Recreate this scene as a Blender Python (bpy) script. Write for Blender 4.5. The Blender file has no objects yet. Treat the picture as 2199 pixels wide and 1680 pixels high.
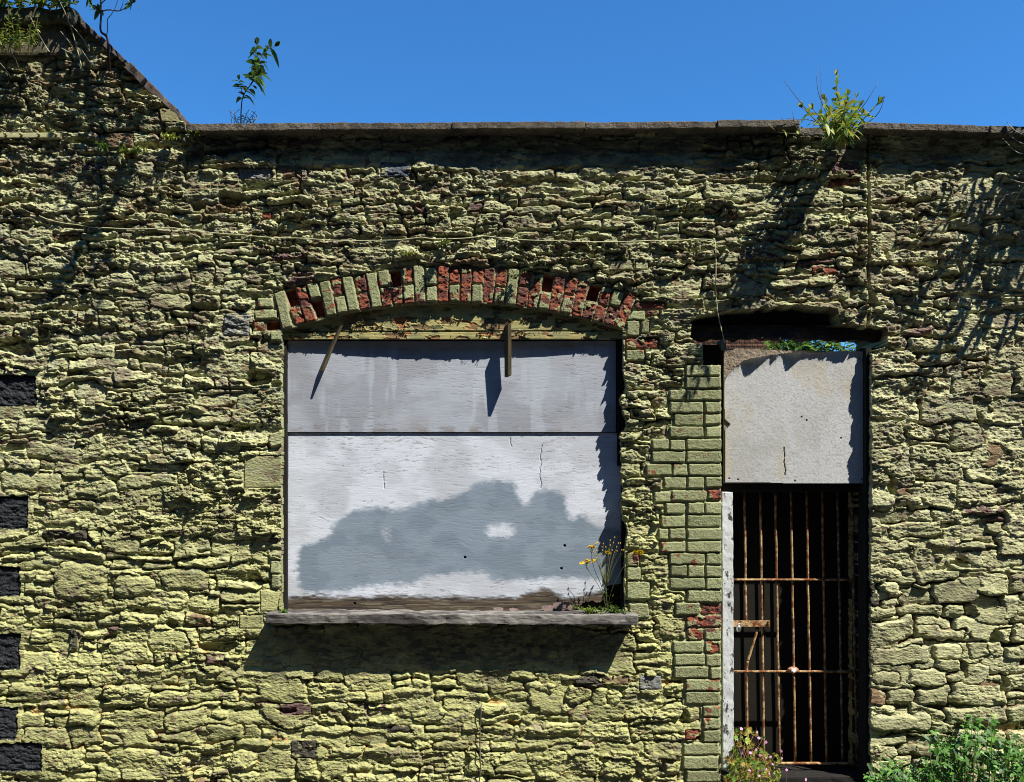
import bpy, bmesh, math, random
import numpy as np
from mathutils import Vector, Matrix, noise as mnoise

# ------------------------------------------------------------------ camera, sky, sun, exposure
S = 373.0                      # layout units per metre on the wall plane (y = 0)
CX, CV = 1099.0, 1098.0        # layout coordinates of the eye's foot point on that plane
DIST, EYE = 5.0, 1.62
scene = bpy.context.scene
cam_data = bpy.data.cameras.new("camera")
cam = bpy.data.objects.new("camera", cam_data)
scene.collection.objects.link(cam)
cam.location = (0, -DIST, EYE)
cam.rotation_euler = (math.radians(90), 0, 0)
cam_data.sensor_width = 36.0
cam_data.lens = 36.0 * DIST / (2198 / S)
cam_data.shift_y = (CV - 840.0) / 2198.0
cam_data.clip_start, cam_data.clip_end = 0.05, 2000
scene.camera = cam

SUN = Vector((1.22, -1.0, 2.3)).normalized()
SUN_EL = math.asin(SUN.z)
SUN_ROT = math.atan2(SUN.x, SUN.y)
world = bpy.data.worlds.new("World")
scene.world = world
world.use_nodes = True
wn = world.node_tree
for n in list(wn.nodes):
    wn.nodes.remove(n)
sky = wn.nodes.new("ShaderNodeTexSky")
sky.sky_type = 'NISHITA'
sky.sun_disc = False
sky.sun_elevation = SUN_EL
sky.sun_rotation = SUN_ROT
sky.altitude = 600
sky.air_density = 1.0
sky.dust_density = 0.0
sky.ozone_density = 4.0
bg = wn.nodes.new("ShaderNodeBackground")
bg.inputs['Strength'].default_value = 0.085
wo = wn.nodes.new("ShaderNodeOutputWorld")
tint = wn.nodes.new("ShaderNodeMix"); tint.data_type = 'RGBA'; tint.blend_type = 'MULTIPLY'
tint.inputs['Factor'].default_value = 1.0
tint.inputs['B'].default_value = (0.36, 0.86, 1.22, 1)      # very clear, dry air
wn.links.new(sky.outputs[0], tint.inputs['A'])
wn.links.new(tint.outputs['Result'], bg.inputs[0])
wn.links.new(bg.outputs[0], wo.inputs[0])

sun_data = bpy.data.lights.new("sun", 'SUN')
sun_data.energy = 5.0
sun_data.angle = math.radians(0.5)
sun_data.color = (1.0, 0.95, 0.84)
sun = bpy.data.objects.new("sun", sun_data)
scene.collection.objects.link(sun)
sun.rotation_euler = SUN.to_track_quat('Z', 'Y').to_euler()

scene.view_settings.view_transform = 'Standard'
scene.view_settings.look = 'None'
scene.view_settings.exposure = 1.0
scene.view_settings.gamma = 1.0
scene.view_settings.use_curve_mapping = False
scene.cycles.filter_width = 1.0
scene.cycles.max_bounces = 5
scene.cycles.diffuse_bounces = 3

rng = np.random.default_rng(11)
random.seed(5)

# ------------------------------------------------------------------ helpers
def link(o):
    scene.collection.objects.link(o)
    return o

def tag(o, label=None, cat=None, group=None, kind=None):
    if label: o['label'] = label
    if cat: o['category'] = cat
    if group: o['group'] = group
    if kind: o['kind'] = kind
    return o

def empty(name, loc, label, cat, group=None):
    o = bpy.data.objects.new(name, None)
    o.location = loc
    o.empty_display_size = 0.1
    link(o)
    return tag(o, label, cat, group)

def put(o, parent):
    """parent o (whose mesh is in world coordinates) to an unrotated Empty"""
    if parent is not None:
        o.parent = parent
        o.matrix_parent_inverse = Matrix.Translation(-Vector(parent.location))
    return o

def P(u, v, y=0.0):
    """world point seen at layout position (u, v) standing at depth y"""
    k = (DIST + y) / DIST
    return Vector(((u - CX) / S * k, y, EYE + (CV - v) / S * k))

def vnoise(u, v, seed):
    r = np.random.default_rng(seed)
    T = r.random((256, 256), dtype=np.float32) * 2 - 1
    iu = np.floor(u).astype(np.int32); iv = np.floor(v).astype(np.int32)
    fu = (u - iu).astype(np.float32); fv = (v - iv).astype(np.float32)
    fu = fu * fu * fu * (fu * (fu * 6 - 15) + 10); fv = fv * fv * fv * (fv * (fv * 6 - 15) + 10)
    a = T[iv & 255, iu & 255]; b = T[iv & 255, (iu + 1) & 255]
    c = T[(iv + 1) & 255, iu & 255]; d = T[(iv + 1) & 255, (iu + 1) & 255]
    return (a + (b - a) * fu) * (1 - fv) + (c + (d - c) * fu) * fv

def fbm(u, v, seed, octv=4, gain=0.5, ridged=False):
    out = np.zeros_like(u); amp = 1.0; tot = 0.0
    for k in range(octv):
        n = vnoise(u * (1.97 ** k) + 17.3 * k, v * (2.03 ** k) + 9.1 * k, seed + 31 * k)
        out += amp * ((1 - 2 * np.abs(n)) if ridged else n)
        tot += amp; amp *= gain
    return out / tot

def sstep(a, b, x):
    t = np.clip((x - a) / (b - a), 0, 1)
    return t * t * (3 - 2 * t)

def inpoly(u, v, poly):
    res = np.zeros(u.shape, bool)
    n = len(poly)
    for i in range(n):
        x1, y1 = poly[i]; x2, y2 = poly[(i + 1) % n]
        if y1 == y2: continue
        c = ((y1 > v) != (y2 > v)) & (u < (x2 - x1) * (v - y1) / (y2 - y1) + x1)
        res ^= c
    return res

def box_blur(a, n):
    if n < 1: return a
    for ax in (0, 1):
        p = np.pad(a, [(n + 1, n) if k == ax else (0, 0) for k in (0, 1)], mode='edge')
        c = np.cumsum(p, axis=ax, dtype=np.float64)
        w = 2 * n + 1
        a = ((c[w:] - c[:-w]) if ax == 0 else (c[:, w:] - c[:, :-w])) / w
    return a.astype(np.float32)

def mix(a, b, t):
    return a + (b - a) * t[..., None]

def mesh_np(name, co, quads, smooth, col, mat, parent=None):
    me = bpy.data.meshes.new(name)
    nv, nf = len(co), len(quads)
    me.vertices.add(nv); me.loops.add(nf * 4); me.polygons.add(nf)
    me.vertices.foreach_set('co', np.ascontiguousarray(co, np.float32).ravel())
    me.loops.foreach_set('vertex_index', np.ascontiguousarray(quads, np.int32).ravel())
    me.polygons.foreach_set('loop_start', np.arange(0, nf * 4, 4, dtype=np.int32))
    me.polygons.foreach_set('use_smooth', np.ascontiguousarray(smooth, bool))
    at = me.color_attributes.new('Col', 'FLOAT_COLOR', 'POINT')
    c4 = np.ones((nv, 4), np.float32); c4[:, :3] = col
    at.data.foreach_set('color', c4.ravel())
    me.update(calc_edges=True)
    me.materials.append(mat)
    o = link(bpy.data.objects.new(name, me))
    return put(o, parent)

def cells_mesh(name, X, Y, Z, cell, solid, yback, col, mat, parent=None):
    """relief mesh: the cells of a grid that are set, with side walls back to yback where nothing solid joins on"""
    R, C = cell.shape
    need = np.zeros((R + 1, C + 1), bool)
    need[:-1, :-1] |= cell; need[1:, :-1] |= cell; need[1:, 1:] |= cell; need[:-1, 1:] |= cell
    idx = np.full(need.shape, -1, np.int64)
    idx[need] = np.arange(need.sum())
    i, j = np.nonzero(cell)
    q = np.stack([idx[i, j], idx[i + 1, j], idx[i + 1, j + 1], idx[i, j + 1]], 1)
    co = np.stack([X[need], Y[need], Z[need]], 1); cc = col[need]
    sp = np.pad(solid, 1)
    Cs, Qs, Ks = [co], [q], [cc]
    base = len(co)
    for di, dj, a, b in ((-1, 0, (0, 1), (0, 0)), (1, 0, (1, 0), (1, 1)), (0, -1, (0, 0), (1, 0)), (0, 1, (1, 1), (0, 1))):
        m = cell & ~sp[1 + di:1 + di + R, 1 + dj:1 + dj + C]
        ii, jj = np.nonzero(m)
        if len(ii) == 0: continue
        A = (ii + a[0], jj + a[1]); B = (ii + b[0], jj + b[1])
        pa = np.stack([X[A], Y[A], Z[A]], 1); pb = np.stack([X[B], Y[B], Z[B]], 1)
        pc = pb.copy(); pc[:, 1] = yback; pd = pa.copy(); pd[:, 1] = yback
        n = len(ii)
        Cs.append(np.concatenate([pa, pb, pc, pd])); Ks.append(np.concatenate([col[A], col[B], col[B], col[A]]))
        k = np.arange(n) + base
        Qs.append(np.stack([k, k + n, k + 2 * n, k + 3 * n], 1)); base += 4 * n
    sm = np.ones(sum(len(x) for x in Qs), bool); sm[len(q):] = False
    return mesh_np(name, np.concatenate(Cs), np.concatenate(Qs), sm, np.concatenate(Ks), mat, parent)

# ------------------------------------------------------------------ materials
def make_mat(name, base=None, rough=0.9, vs=60.0, va=0.25, bs=150.0, bd=0.0015, metal=0.0, stretch=(1, 1, 1), second=None,
             ss=8.0, lo=0.45, hi=0.6, spec=0.25, trans=0.0):
    m = bpy.data.materials.new(name)
    m.use_nodes = True
    nt = m.node_tree
    b = nt.nodes['Principled BSDF']
    b.inputs['Roughness'].default_value = rough
    b.inputs['Metallic'].default_value = metal
    b.inputs['Specular IOR Level'].default_value = spec
    tc = nt.nodes.new('ShaderNodeTexCoord')
    mp = nt.nodes.new('ShaderNodeMapping'); mp.inputs['Scale'].default_value = stretch
    nt.links.new(tc.outputs['Object'], mp.inputs['Vector'])
    if base is None:
        c = nt.nodes.new('ShaderNodeAttribute'); c.attribute_name = 'Col'; src = c.outputs['Color']
    else:
        c = nt.nodes.new('ShaderNodeRGB'); c.outputs[0].default_value = (*base, 1); src = c.outputs[0]
    if second is not None:
        n2 = nt.nodes.new('ShaderNodeTexNoise'); n2.inputs['Scale'].default_value = ss
        n2.inputs['Detail'].default_value = 8; n2.inputs['Roughness'].default_value = 0.65
        nt.links.new(mp.outputs[0], n2.inputs['Vector'])
        mr = nt.nodes.new('ShaderNodeMapRange'); mr.inputs['From Min'].default_value = lo; mr.inputs['From Max'].default_value = hi
        nt.links.new(n2.outputs['Fac'], mr.inputs['Value'])
        mx = nt.nodes.new('ShaderNodeMix'); mx.data_type = 'RGBA'
        nt.links.new(mr.outputs[0], mx.inputs['Factor'])
        nt.links.new(src, mx.inputs['A']); mx.inputs['B'].default_value = (*second, 1)
        src = mx.outputs['Result']
    n = nt.nodes.new('ShaderNodeTexNoise'); n.inputs['Scale'].default_value = vs; n.inputs['Detail'].default_value = 6
    n.inputs['Roughness'].default_value = 0.6
    nt.links.new(mp.outputs[0], n.inputs['Vector'])
    mr = nt.nodes.new('ShaderNodeMapRange')
    mr.inputs['From Min'].default_value = 0.25; mr.inputs['From Max'].default_value = 0.75
    mr.inputs['To Min'].default_value = 1 - va; mr.inputs['To Max'].default_value = 1 + va
    nt.links.new(n.outputs['Fac'], mr.inputs['Value'])
    mul = nt.nodes.new('ShaderNodeVectorMath'); mul.operation = 'SCALE'
    nt.links.new(src, mul.inputs[0]); nt.links.new(mr.outputs[0], mul.inputs['Scale'])
    nt.links.new(mul.outputs[0], b.inputs['Base Color'])
    if bd > 0:
        nb = nt.nodes.new('ShaderNodeTexNoise'); nb.inputs['Scale'].default_value = bs; nb.inputs['Detail'].default_value = 5
        nt.links.new(mp.outputs[0], nb.inputs['Vector'])
        bp = nt.nodes.new('ShaderNodeBump'); bp.inputs['Distance'].default_value = bd; bp.inputs['Strength'].default_value = 1.0
        nt.links.new(nb.outputs['Fac'], bp.inputs['Height'])
        nt.links.new(bp.outputs[0], b.inputs['Normal'])
    if trans > 0:
        tr = nt.nodes.new('ShaderNodeBsdfTranslucent')
        nt.links.new(mul.outputs[0], tr.inputs['Color'])
        ms = nt.nodes.new('ShaderNodeMixShader'); ms.inputs[0].default_value = trans
        nt.links.new(b.outputs[0], ms.inputs[1]); nt.links.new(tr.outputs[0], ms.inputs[2])
        nt.links.new(ms.outputs[0], nt.nodes['Material Output'].inputs['Surface'])
    return m

M_STONE = make_mat('painted_stone', None, 0.92, vs=80, va=0.34, bs=110, bd=0.006, stretch=(.6, 1, 1.3))
M_BRICK = make_mat('painted_brick', None, 0.92, vs=120, va=0.25, bs=140, bd=0.005)
M_PLY = make_mat('weathered_plywood', None, 0.75, vs=40, va=0.09, bs=60, bd=0.0005, stretch=(0.25, 1, 2.2))
M_SHEET = make_mat('pebbly_sheet', None, 0.85, vs=110, va=0.16, bs=130, bd=0.0012)
M_PEEL = make_mat('peeling_board', None, 0.7, vs=70, va=0.2, bs=70, bd=0.001, stretch=(0.3, 1, 2))
M_COPING = make_mat('weathered_coping', (0.12, 0.104, 0.082), 0.95, vs=60, va=0.6, bs=110, bd=0.007, second=(0.055, 0.047, 0.04), ss=9, lo=.45, hi=.65)
M_CAP = make_mat('mossy_concrete', (0.10, 0.088, 0.06), 0.95, vs=45, va=0.5, bs=90, bd=0.005, second=(0.045, 0.045, 0.022), ss=10)
M_SLATE = make_mat('purple_slate', (0.085, 0.068, 0.06), 0.85, vs=50, va=0.4, bs=60, bd=0.004)
M_CHAR = make_mat('charred_timber', (0.028, 0.023, 0.02), 0.9, vs=30, va=0.7, bs=40, bd=0.003, stretch=(0.15, 1, 1.5))
M_DARK = make_mat('dark_timber', (0.012, 0.011, 0.010), 0.9, vs=40, va=0.5, bs=60, bd=0.002)
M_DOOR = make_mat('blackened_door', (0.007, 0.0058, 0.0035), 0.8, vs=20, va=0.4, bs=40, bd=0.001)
M_SILL = make_mat('weathered_sill', (0.185, 0.175, 0.16), 0.9, vs=60, va=0.5, bs=70, bd=0.003, stretch=(0.3, 1, 1.5), second=(0.05, 0.045, 0.045), ss=11, lo=0.42, hi=0.58)
M_POST = make_mat('flaking_white_post', (0.50, 0.52, 0.54), 0.8, vs=70, va=0.12, bs=70, bd=0.002, stretch=(1, 1, 0.5), second=(0.05, 0.05, 0.05), ss=34, lo=0.555, hi=0.60)
M_RUST = make_mat('rusty_iron', (0.15, 0.05, 0.018), 0.85, vs=140, va=0.45, bs=200, bd=0.001, second=(0.40, 0.28, 0.14), ss=30, lo=0.44, hi=0.58)
M_RUST2 = make_mat('dark_rusty_iron', (0.10, 0.06, 0.035), 0.85, vs=140, va=0.5, bs=200, bd=0.001, second=(0.28, 0.24, 0.19), ss=40, lo=0.5, hi=0.6)
M_STEEL = make_mat('bright_steel', (0.55, 0.55, 0.55), 0.35, metal=1.0, vs=80, va=0.1, bd=0)
M_WOODPEG = make_mat('weathered_batten', (0.07, 0.055, 0.028), 0.85, vs=60, va=0.5, bs=60, bd=0.002, stretch=(1, 1, 0.2))
M_BOARD = make_mat('brown_backing_board', (0.2, 0.16, 0.12), 0.95, vs=110, va=0.5, bs=120, bd=0.004)
M_CABLE = make_mat('painted_cable', (0.42, 0.42, 0.25), 0.6, bd=0)
M_DCABLE = make_mat('dark_cable', (0.09, 0.08, 0.06), 0.7, bd=0)
M_QUOIN = make_mat('black_painted_block', (0.022, 0.024, 0.028), 0.7, vs=50, va=0.5, bs=90, bd=0.006)
M_LEAF = make_mat('leaf', None, 0.5, vs=60, va=0.2, bd=0, spec=0.4, trans=0.35)
M_STEM = make_mat('stem', None, 0.8, vs=60, va=0.3, bd=0)
M_GROUND = make_mat('asphalt', (0.045, 0.043, 0.041), 0.95, vs=3, va=0.3, bs=60, bd=0.006)
M_YARDBRICK = make_mat('yard_brick', None, 0.9, vs=30, va=0.3, bs=60, bd=0.004)
M_DEBRIS = make_mat('slate_fragment', (0.15, 0.11, 0.10), 0.9, vs=60, va=0.4, bs=70, bd=0.002)

# ------------------------------------------------------------------ ground
def plane(name, x0, x1, y0, y1, z, mat, kind='structure'):
    me = bpy.data.meshes.new(name)
    me.from_pydata([(x0, y0, z), (x1, y0, z), (x1, y1, z), (x0, y1, z)], [], [(0, 1, 2, 3)])
    me.materials.append(mat)
    o = link(bpy.data.objects.new(name, me))
    o['kind'] = kind
    return o
plane('ground', -400, 400, -400, 400, 0.0, M_GROUND)

# unseen terrace added across the street to close off low sky and deepen shadows
M_TERR = make_mat('terrace_brick', (0.10, 0.065, 0.05), 0.9, vs=8, va=0.3, bs=40, bd=0.004)
M_ROOF = make_mat('terrace_slate', (0.05, 0.05, 0.055), 0.8, vs=8, va=0.3, bs=30, bd=0.004)
M_GLASS = make_mat('window_glass', (0.02, 0.025, 0.03), 0.1, bd=0, spec=0.5)
def blocker_terrace():
    y0, y1, x0, x1, h, rh = -9.0, -19.0, -24.0, 24.0, 12.0, 16.0
    o = empty('sky_block_terrace', (0, y0, 0), 'dark brick terrace added across the street, unseen behind the viewer, to block sky light', 'building')
    def solid(name, vs, fs, mat, par):
        me = bpy.data.meshes.new(name); me.from_pydata(vs, [], fs); me.materials.append(mat)
        return put(link(bpy.data.objects.new(name, me)), par)
    ym = (y0 + y1) / 2
    solid('wall', [(x0, y0, 0), (x1, y0, 0), (x1, y1, 0), (x0, y1, 0), (x0, y0, h), (x1, y0, h), (x1, y1, h), (x0, y1, h), (x0, ym, rh), (x1, ym, rh)],
          [(0, 4, 5, 1), (2, 6, 7, 3), (0, 3, 7, 8, 4), (1, 5, 9, 6, 2)], M_TERR, o)
    solid('roof', [(x0 - .2, y0 + .3, h - .12), (x1 + .2, y0 + .3, h - .12), (x1 + .2, ym, rh + .06), (x0 - .2, ym, rh + .06), (x0 - .2, y1 - .3, h - .12), (x1 + .2, y1 - .3, h - .12)],
          [(0, 1, 2, 3), (3, 2, 5, 4)], M_ROOF, o)
    for i in range(8):
        xc = x0 + 3 + i * 6
        for (dx, z0, z1, w) in ((-1.1, 1.0, 2.7, 1.3), (-1.1, 4.6, 6.4, 1.3), (1.4, 4.6, 6.4, 1.1), (-1.1, 8.4, 10.2, 1.3), (1.4, 8.4, 10.2, 1.1)):
            a = xc + dx - w / 2; b = a + w
            solid('window', [(a, y0 + .01, z0), (b, y0 + .01, z0), (b, y0 + .01, z1), (a, y0 + .01, z1), (a, y0 - .1, z0), (b, y0 - .1, z0), (b, y0 - .1, z1), (a, y0 - .1, z1)],
                  [(0, 1, 2, 3), (0, 4, 5, 1), (1, 5, 6, 2), (2, 6, 7, 3), (3, 7, 4, 0)], M_GLASS, o)
        a, b = xc + .9, xc + 1.9
        solid('door', [(a, y0 + .01, 0), (b, y0 + .01, 0), (b, y0 + .01, 2.1), (a, y0 + .01, 2.1)], [(0, 1, 2, 3)], M_ROOF, o)
blocker_terrace()

# ------------------------------------------------------------------ the wall as one relief, cut into its parts
STEP = 1.25
U1 = np.arange(-180, 2381, STEP, dtype=np.float32)
V1 = np.arange(-70, 1705, STEP, dtype=np.float32)
U, V = np.meshgrid(U1, V1)
wx = 14 * fbm(U / 80, V / 60, 101, 3) + 7.0 * fbm(U / 17, V / 13, 102, 4)
wy = 13 * fbm(U / 90, V / 70, 103, 3) + 6.0 * fbm(U / 20, V / 11, 104, 4)
WU, WV = U + wx, V + wy
D = np.full(U.shape, 99, np.float32)
ID = np.full(U.shape, -1, np.int32)
LY = np.zeros(U.shape, np.float32)
LX = np.zeros(U.shape, np.float32)
st = []                               # per stone attributes

def stamp(x0, y0, x1, y1, rot=0.0, r=5.0, prot=5.0, ew=7.0, lam=1.0, col=None, tilt=0.0, tiltx=0.0, force=False, du=WU, dv=WV):
    cx, cy, hw, hh = (x0 + x1) / 2, (y0 + y1) / 2, (x1 - x0) / 2, (y1 - y0) / 2
    if hw < 2 or hh < 2: return
    pad = 16 + abs(math.sin(rot)) * max(hw, hh)
    i0 = max(0, int((y0 - pad + 70) / STEP)); i1 = min(len(V1), int((y1 + pad + 70) / STEP) + 1)
    j0 = max(0, int((x0 - pad + 180) / STEP)); j1 = min(len(U1), int((x1 + pad + 180) / STEP) + 1)
    if i0 >= i1 or j0 >= j1: return
    sl = (slice(i0, i1), slice(j0, j1))
    a = du[sl] - cx; b = dv[sl] - cy
    if rot:
        c, s = math.cos(rot), math.sin(rot)
        a, b = a * c + b * s, -a * s + b * c
    r = min(r, hw * 0.9, hh * 0.9)
    qx = np.abs(a) - (hw - r); qy = np.abs(b) - (hh - r)
    sd = np.hypot(np.maximum(qx, 0), np.maximum(qy, 0)) + np.minimum(np.maximum(qx, qy), 0) - r
    m = (sd < 0) if force else (sd < D[sl])
    D[sl] = np.where(m, sd, D[sl]); ID[sl] = np.where(m, len(st), ID[sl])
    LY[sl] = np.where(m, b / hh, LY[sl]); LX[sl] = np.where(m, a / hw, LX[sl])
    st.append((prot, ew, lam, tilt, tiltx, col if col is not None else -1))

# surface kinds of a stone: -1 paint, 0 brown, 1 purple, 2 red brick, 3 grey, 4 dark
def rubble(x0, x1, y0, y1, hmin, hmax, wmin, wmax, split, protr, ewr, lamr, seed, bare=0.06, rotj=0.05):
    r = random.Random(seed)
    y = y0
    while y < y1:
        h = r.uniform(hmin, hmax)
        x = x0 - r.uniform(0, 26)
        while x < x1:
            w = r.uniform(wmin, wmax) * (0.7 + 0.5 * h / hmax)
            g = r.uniform(1.0, 3.5)
            def one(a, b, c, d):
                col = None
                if r.random() < bare and (c - a) * (d - b) < 2600: col = r.choice([0, 0, 0, 1, 1, 4])
                p = r.uniform(*protr)
                if r.random() < 0.10: p *= 0.2
                stamp(a + g * 0.5, b + g * 0.4, c - g * 0.5, d - g * 0.4, r.gauss(0, rotj), r.uniform(3, 12), p,
                      r.uniform(*ewr), r.uniform(*lamr), col, r.gauss(0, 2.2), r.gauss(0, 1.4))
            yj = r.uniform(-2.5, 2.5)
            if h > 26 and r.random() < split:
                n = 2 if h < 44 else r.choice([2, 3, 3])
                cuts = sorted(r.uniform(0.2, 0.8) for _ in range(n - 1))
                ys = [0] + cuts + [1]
                for k in range(n):
                    a, b = y + yj + h * ys[k], y + yj + h * ys[k + 1]
                    if b - a < 5: continue
                    if r.random() < 0.45 and w > 50:
                        m = r.uniform(0.3, 0.7)
                        one(x, a, x + w * m, b); one(x + w * m, a, x + w, b)
                    else:
                        one(x, a, x + w, b)
            else:
                one(x, y + yj, x + w, y + yj + h)
            x += w
        y += h

def patches(x0, x1, y0, y1, hmin, hmax, wmin, wmax, split, protr, ewr, lamr, seed, bare, rotj=0.05):
    r = random.Random(seed * 101)
    y = y0; k = 0
    while y < y1:
        hh = r.uniform(60, 150)
        x = x0
        while x < x1:
            ww = r.uniform(130, 330)
            f = r.uniform(.75, 1.25)
            rubble(x, min(x + ww, x1), y + r.uniform(-12, 12), y + hh - 6, hmin * f, hmax * f, wmin, wmax, split, protr, ewr, lamr, seed * 977 + k, bare, rotj)
            x += ww; k += 1
        y += hh
patches(-200, 1861, 255, 1060, 13, 46, 28, 120, 0.5, (1.5, 9.5), (2.5, 7), (0.5, 1.5), 3, 0.04)
patches(-200, 1861, 1045, 1720, 14, 48, 32, 112, 0.45, (2.5, 8.5), (4, 11), (0.25, 0.9), 4, 0.025)
patches(-200, 460, -80, 262, 14, 44, 28, 95, 0.5, (2, 9.5), (3, 8), (0.5, 1.5), 5, 0.13)
patches(1861, 2400, 268, 1190, 22, 66, 36, 120, 0.35, (4, 11), (3.5, 9), (0.3, 0.9), 6, 0.03, 0.10)
patches(1861, 2400, 1170, 1720, 20, 50, 28, 105, 0.2, (5, 12), (4, 9), (0.1, 0.5), 7, 0.07, 0.09)
# named stones
for a in [(118, 1204, 238, 1290, 0, 26, 10, 18, .25), (248, 1232, 332, 1284, 0, 20, 8, 14, .2), (342, 1218, 450, 1278, 0, 24, 9, 14, .2),
          (243, 1020, 392, 1050, 0, 10, 8, 10, .6), (405, 990, 495, 1048, .05, 20, 8, 12, .4), (0, 1015, 140, 1058, 0, 12, 8, 11, .5),
          (316, 1352, 414, 1400, 0, 14, 7, 10, .3), (110, 1348, 165, 1398, 0, 8, -2, 6, .2), (222, 1140, 304, 1182, .1, 12, 9, 8, .3),
          (40, 562, 158, 600, 0, 12, 8, 10, .3), (70, 550, 160, 590, 0, 14, 9, 10, .3), (-40, 560, 66, 604, 0, 14, 9, 10, .3),
          (275, 340, 330, 376, .12, 8, 7, 7, .2), (150, 392, 222, 432, 0, 10, 8, 8, .3), (1960, 392, 2040, 430, 0, 14, 8, 8, .2),
          (1872, 1384, 1990, 1424, .03, 8, 12, 7, .1), (2000, 1384, 2064, 1420, 0, 8, 10, 7, .1), (1872, 1440, 1930, 1470, 0, 9, 11, 8, .1),
          (1945, 1434, 2030, 1474, .05, 12, 11, 8, .2), (1870, 1530, 2000, 1570, .08, 10, 12, 9, .2), (2076, 1376, 2120, 1412, 0, 6, 9, 6, .1),
          (2062, 1425, 2112, 1476, .12, 6, 9, 6, .2), (1960, 1350, 2072, 1374, 0, 9, 10, 8, .2), (2170, 1288, 2240, 1330, .2, 9, 8, 7, .1),
          (1875, 497, 1922, 540, -.2, 8, 8, 6, .1), (1872, 355, 1945, 400, .1, 9, 6, 8, .5), (1958, 458, 2040, 500, .1, 20, 8, 10, .4)]:
    stamp(*a[:4], rot=a[4], r=a[5], prot=a[6], ew=a[7], lam=a[8], force=True)
# pale dressed blocks and odd stones
for a in [(525, 978, 606, 1048, -1), (558, 1266, 600, 1314, -1), (514, 1320, 566, 1350, -1),
          (482, 676, 538, 722, 3), (1304, 560, 1360, 583, -1), (1362, 562, 1392, 582, -1), (513, 362, 588, 388, 3), (594, 360, 648, 392, 0), (816, 352, 885, 384, 7),
          (1742, 575, 1795, 592, 2), (1780, 385, 1840, 402, 2), (1782, 350, 1842, 378, 1), (600, 1508, 668, 1534, 1), (1470, 1566, 1500, 1588, 2),
          (1370, 1450, 1420, 1480, 3), (1560, 455, 1582, 472, 2), (562, 457, 582, 470, 2), (170, 585, 186, 597, 2), (625, 1590, 680, 1628, 4),
          (180, 355, 228, 372, 1), (270, 330, 292, 344, 2), (225, 288, 290, 322, 0), (150, 1350, 164, 1395, 4), (1290, 1450, 1348, 1470, 0)]:
    c = a[4]
    if c == 5: c = 8
    if c == 6: c = 9
    stamp(*a[:4], r=3, prot=7 if c in (-1, 9, 8) else 5, ew=3.0, lam=0.05 if c in (-1, 8, 9) else 0.5, col=c, force=True, du=U + wx * .15, dv=V + wy * .15)

att = np.array(st, np.float32)
idc = np.clip(ID, 0, None)
prot, ew, lam, tilt, tiltx, kind = [att[:, k][idc] for k in range(6)]
def facets(u, v, su, sv, seed, slope=0.5):
    """broken rock: irregular flat facets, each at its own height and tilt (unit amplitude)"""
    r = np.random.default_rng(seed)
    J = r.random((5, 128, 128), dtype=np.float32)
    x = u / su; y = v / sv
    ix = np.floor(x).astype(np.int32); iy = np.floor(y).astype(np.int32)
    best = np.full(u.shape, 9, np.float32); out = np.zeros(u.shape, np.float32)
    for dy in (-1, 0, 1):
        for dx in (-1, 0, 1):
            cx_, cy_ = (ix + dx) & 127, (iy + dy) & 127
            ax = x - (ix + dx + J[0][cy_, cx_]); ay = y - (iy + dy + J[1][cy_, cx_])
            d = ax * ax + ay * ay
            m = d < best
            best = np.where(m, d, best)
            out = np.where(m, J[2][cy_, cx_] - .5 + slope * ((J[3][cy_, cx_] - .5) * ax + (J[4][cy_, cx_] - .35) * ay) * 2, out)
    return out
inst = (ID >= 0) & (D < 0)
RB = (U >= 1861)
# roughness of the face: wild above, calmer below and on the right-hand wall
wild = (0.98 - 0.30 * sstep(850, 1250, V)) * np.where(RB, 0.85 - .3 * sstep(1150, 1300, V), 1.0) * (0.55 + 0.9 * sstep(-0.35, 0.45, fbm(U / 150, V / 110, 210, 3)))
dressed = (lam < 0.06) & inst
wild = np.where(inst, wild * (.28 + 1.05 * np.random.default_rng(78).random(len(st)).astype(np.float32)[idc] ** .7), wild)
wild = np.where(dressed, 0.06, wild)
e = np.clip(-D, 0, 60)
prof = 1 - (1 - np.clip(e / ew, 0, 1)) ** 2
rs = np.random.default_rng(77).random((len(st), 3)).astype(np.float32)
per = 9 + 12 * rs[:, 0][idc]
f = np.mod((WV + 5 * fbm(U / 60, V / 40, 211, 3) + (rs[:, 1][idc] - .5) * .35 * U * .3) / per + 7 * rs[:, 2][idc], 1.0)
lamn = sstep(-0.3, 0.5, fbm(U / 40, V / 14, 212, 3))
saw = (f ** 1.6) * lamn
Hs = prot * prof + tilt * LY * prof + tiltx * LX * prof + 3.0 * lam * wild * saw * prof
craggy = fbm(U / 24, V / 12, 213, 5, 0.55, ridged=True)
fine = fbm(U / 9, V / 5, 214, 4, 0.6)
led1 = np.mod(WV / 19 + 1.9 * fbm(U / 34, V / 15, 221, 4) + .3 * fbm(U / 200, V / 90, 222, 2), 1.0)
led2 = np.mod(V / 8.5 + 1.7 * fbm(U / 22, V / 9, 223, 4), 1.0)
lm1 = sstep(-0.25, 0.45, fbm(U / 46, V / 22, 224, 3)); lm2 = sstep(-0.3, 0.4, fbm(U / 26, V / 14, 225, 3))
fw = 5 * fbm(U / 22, V / 14, 228, 3); fw2 = 4 * fbm(U / 20, V / 12, 229, 3)
fac1 = facets(U + fw, V + fw2, 40, 19, 901); fac2 = facets(U + fw * .7, V + fw2 * .7, 16, 8, 902)
ledge = 2.2 * (led1 ** 1.2) * lm1 + 1.3 * (led2 ** 1.3) * lm2 + 6.0 * fac1 + 3.4 * fac2 + 2.0
grit = fbm(U / 7.0, V / 3.6, 226, 3, .7)
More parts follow.
